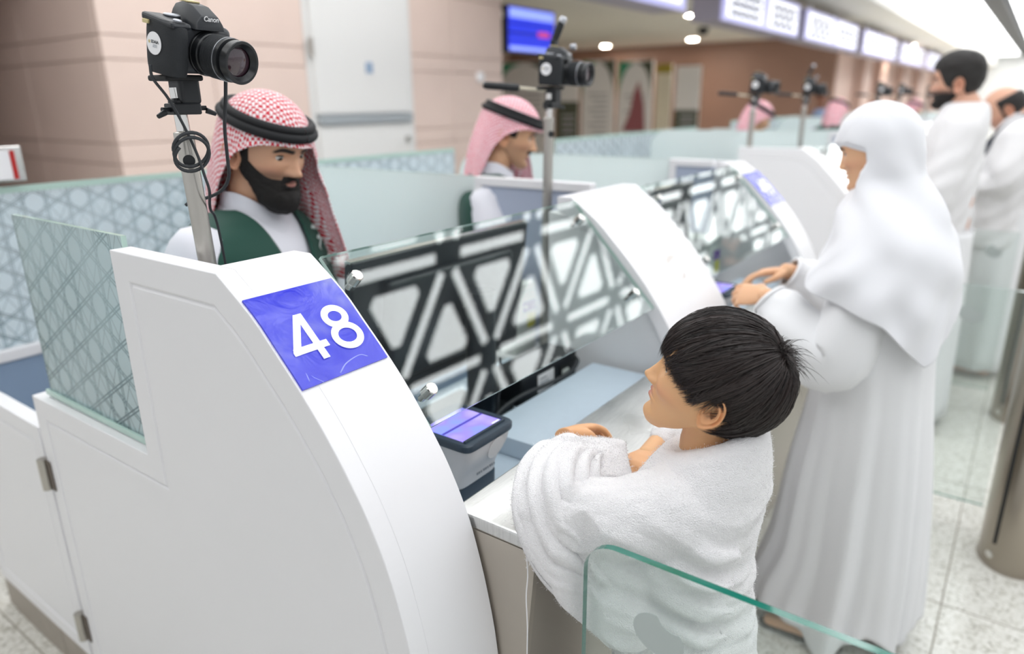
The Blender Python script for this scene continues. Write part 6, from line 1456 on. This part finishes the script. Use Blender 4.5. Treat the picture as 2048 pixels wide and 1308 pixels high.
    for i in vis:
        for _ in range(2):
            q0 = Va[i] + RNG.normal(0, .0016, 3); n_ = N[i] + RNG.normal(0, .55, 3); n_ /= np.linalg.norm(n_); t_ = np.cross(n_, RNG.normal(0, 1, 3)); t_ /= np.linalg.norm(t_) + 1e-9; L = RNG.uniform(.0012, .0026)
            o = len(vv); vv += [q0 - t_ * .0005, q0 + t_ * .0005, q0 + n_ * L]; ff.append((o, o + 1, o + 2))
    for A_, B_, hw in ((FG, fn, .0045), (DG, nn, .004)):
        for _ in range(9000):
            i, j = RNG.integers(A_.shape[0]), RNG.integers(A_.shape[1]); q0 = A_[i, j] + B_[i, j] * hw + RNG.normal(0, .0015, 3); n_ = B_[i, j] + RNG.normal(0, .55, 3); n_ /= np.linalg.norm(n_); t_ = np.cross(n_, RNG.normal(0, 1, 3)); t_ /= np.linalg.norm(t_) + 1e-9; L = RNG.uniform(.0012, .0028); o = len(vv); vv += [q0 - t_ * .0005, q0 + t_ * .0005, q0 + n_ * L]; ff.append((o, o + 1, o + 2))
        for edge in ([(k, 0) for k in range(A_.shape[0])] + [(k, A_.shape[1] - 1) for k in range(A_.shape[0])] + [(A_.shape[0] - 1, k) for k in range(A_.shape[1])]):
            for _ in range(5):
                q0 = A_[edge] + RNG.normal(0, .003, 3); n_ = B_[edge] + RNG.normal(0, .9, 3); n_ /= np.linalg.norm(n_); t_ = np.cross(n_, RNG.normal(0, 1, 3)); t_ /= np.linalg.norm(t_) + 1e-9; o = len(vv); vv += [q0 - t_ * .0006, q0 + t_ * .0006, q0 + n_ * RNG.uniform(.004, .0085)]; ff.append((o, o + 1, o + 2))
    mb.add(vv, ff); fz = mb.build('pile_fuzz', 'towel', tw, M=off); fz['kind'] = 'stuff'
    # loose thread hanging from the towel by the counter end
    th = catmull([(.752, .535, 1.000), (.752, .532, .975), (.756, .531, .94), (.7565, .529, .90), (.755, .531, .86), (.7565, .530, .80), (.756, .531, .72), (.757, .530, .62)], 6); MB().tube(th, .0011, 6).build('loose_thread', 'paper', tw, M=off)
    # ---- hair: great-circle locks fanning out from the crown whorl
    c0 = np.array([0, -.050, .085]); rad = np.array([.378, .468, .445]); wv = np.array([-.13, -.70, .78]); wv /= np.linalg.norm(wv)
    e1 = np.cross(wv, [0, 0, 1.0]); e1 /= np.linalg.norm(e1); e2 = np.cross(wv, e1)
    def dirv(th_, ps): return math.cos(th_) * wv + math.sin(th_) * (math.cos(ps) * e1 + math.sin(ps) * e2)
    def inside(pt, jit):
        x_, y_, z_ = pt
        if y_ > .20: lim = .022 + .080 * smooth(.26, .37, y_) - .02 * abs(x_)         # fringe over the brow
        elif y_ > .10: lim = np.interp(y_, [.10, .20], [-.085, .0])                  # temple
        elif y_ > .015: lim = np.interp(y_, [.015, .05, .10], [-.09, -.115, -.075])  # sideburn
        elif y_ > -.15: lim = np.interp(y_, [-.15, -.11, -.02, .015], [-.20, .02, .03, -.06])   # over the ear
        else: lim = np.interp(y_, [-.45, -.28, -.15], [-.30, -.36, -.30])
        return z_ > lim + jit
    def end_angle(ps, jit):
        th_ = .5
        while th_ < 2.95:
            if not inside(c0 + rad * dirv(th_, ps + twist(th_)), jit): break
            th_ += .02
        return th_
    def twist(th_): return .22 * math.sin(th_ * .9)
    NPS = 220; ends = np.array([end_angle(2 * PI * i / NPS, 0) for i in range(NPS)])
    # dark under-layer
    K_ = 40; G = np.zeros((K_, NPS, 3))
    for i in range(NPS):
        for k in range(K_):
            th_ = .02 + (ends[i] - .06) * k / (K_ - 1); q_ = .985 - .03 * smooth(.8, 1, k / (K_ - 1)); G[k, i] = (c0 + rad * q_ * dirv(th_, 2 * PI * i / NPS + twist(th_))) * Hh
    cap = MB().grid(G, True, True).build('hair', 'hair_dark', p, smooth=True, M=off @ MH)
    vv = []; ff = []; cc = []
    def strand(pts, wd, shade):
        k = len(pts); P = np.array(pts); T = np.gradient(P, axis=0); T /= np.linalg.norm(T, axis=1)[:, None] + 1e-12; ref_ = P - c0 * Hh; B = np.cross(T, ref_); B /= np.linalg.norm(B, axis=1)[:, None] + 1e-12; Nn = np.cross(B, T); o = len(vv)
        wds = wd * np.clip(np.minimum(np.linspace(.5, 3, k), np.linspace(2.6, .08, k)), 0, 1)
        for i in range(k): vv.extend([P[i] - B[i] * wds[i], P[i] + B[i] * wds[i], P[i] + Nn[i] * wds[i] * .9]); cc.extend([shade] * 3)
        for i in range(k - 1):
            for a_, b_ in ((0, 1), (1, 2), (2, 0)): ff.append((o + i * 3 + a_, o + i * 3 + b_, o + i * 3 + 3 + b_, o + i * 3 + 3 + a_))
    NL = 520; lock_off = RNG.normal(0, 1, NL); lock_bend = RNG.normal(0, 1, NL); lock_sh = RNG.uniform(0, 1, NL)
    for s_i in range(9000):
        li = RNG.integers(NL); ps = 2 * PI * (li + RNG.normal(0, .55)) / NL; jit = RNG.normal(-.012, .030) + .028 * lock_bend[li]
        e_ = float(np.interp((ps % (2 * PI)) / (2 * PI) * NPS, np.arange(NPS + 1), np.append(ends, ends[0]))) - jit * 1.2
        r0 = RNG.uniform(0, .62) ** .9; t0 = .03 + r0 * e_ ; L = RNG.uniform(.7, 1.15) * (e_ * .62 + .25); t1 = min(e_ + abs(RNG.normal(0, .015)), t0 + L)
        if t1 - t0 < .15: continue
        rise = RNG.uniform(.0, 1); lay = .99 + .05 * rise + .012 * lock_off[li]; bend = .11 * lock_bend[li] + RNG.normal(0, .03); pts = []
        for k in range(9):
            f_ = k / 8; th_ = t0 + (t1 - t0) * f_; q_ = .965 + (lay - .965) * smooth(0, .3, f_) - .012 * smooth(.6, 1, f_) * (1 - rise) + .028 * smooth(2.2, 1.2, th_) * smooth(.0, .5, th_); pts.append((c0 + rad * q_ * dirv(th_, ps + twist(th_) + bend * f_ ** 2)) * Hh)
        strand(pts, RNG.uniform(.00045, .0009), np.clip(lock_sh[li] * .5 + RNG.uniform(0, .45), 0, 1))
    # short upright hairs at the whorl and a few flyaways
    for s_i in range(260):
        ps = RNG.uniform(0, 2 * PI); t0 = RNG.uniform(.02, .22); d0 = dirv(t0, ps); P0 = c0 + rad * .98 * d0; dirn = d0 * 1.0 + (math.cos(ps) * e1 + math.sin(ps) * e2) * RNG.uniform(-.2, 1.2) + RNG.normal(0, .25, 3); L = RNG.uniform(.04, .15) if s_i > 25 else RNG.uniform(.15, .28); pts = []
        for k in range(8):
            f_ = k / 7; pts.append((P0 + dirn / np.linalg.norm(dirn) * L * f_ + np.array([0, -.25, -.75]) * L * .75 * f_ ** 2.2) * Hh)
        strand(pts, RNG.uniform(.00025, .0005), RNG.uniform(.2, .9))
    for s_i in range(160):
        ps = RNG.uniform(0, 2 * PI); e_ = float(np.interp(ps / (2 * PI) * NPS, np.arange(NPS + 1), np.append(ends, ends[0]))); t0 = RNG.uniform(.3, .8) * e_; pts = []; amp = RNG.uniform(.01, .06); bend = RNG.normal(0, .2)
        for k in range(8):
            f_ = k / 7; th_ = t0 + .5 * f_; pts.append((c0 + rad * (1.02 + amp * f_) * dirv(min(th_, e_ + .05), ps + twist(th_) + bend * f_)) * Hh)
        strand(pts, .00022, .4)
    me = bpy.data.meshes.new('hair_locks'); me.from_pydata([tuple(off @ MH @ Vector(q)) for q in vv], [], ff); me.materials.append(MATS['hair_strands']); at = me.color_attributes.new('Col', 'FLOAT_COLOR', 'POINT'); at.data.foreach_set('color', np.repeat(np.array(cc)[:, None], 4, 1).ravel())
    me.polygons.foreach_set('use_smooth', [True] * len(me.polygons)); ho = bpy.data.objects.new('hair_locks', me); col.objects.link(ho); ho.parent = cap; ho['kind'] = 'stuff'
    # lashes
    mb = MB()
    for s_ in (-1, 1):
        for q in np.linspace(-.9, .9, 22):
            b0 = Vector((s_ * .136 + q * .048, .262 + .0575 * math.sqrt(max(0, 1 - (q * .86) ** 2)), -.004 + .012)) * Hh; mb.tube([b0, b0 + Vector((s_ * .2 * q, 1, .1)) * .0035, b0 + Vector((s_ * .4 * q, 1.5, .9)) * .005], [.00035, .0003, .0001], 4)
    mb.build('lashes', 'hair_dark', p, M=off @ MH)
    return p
boy()
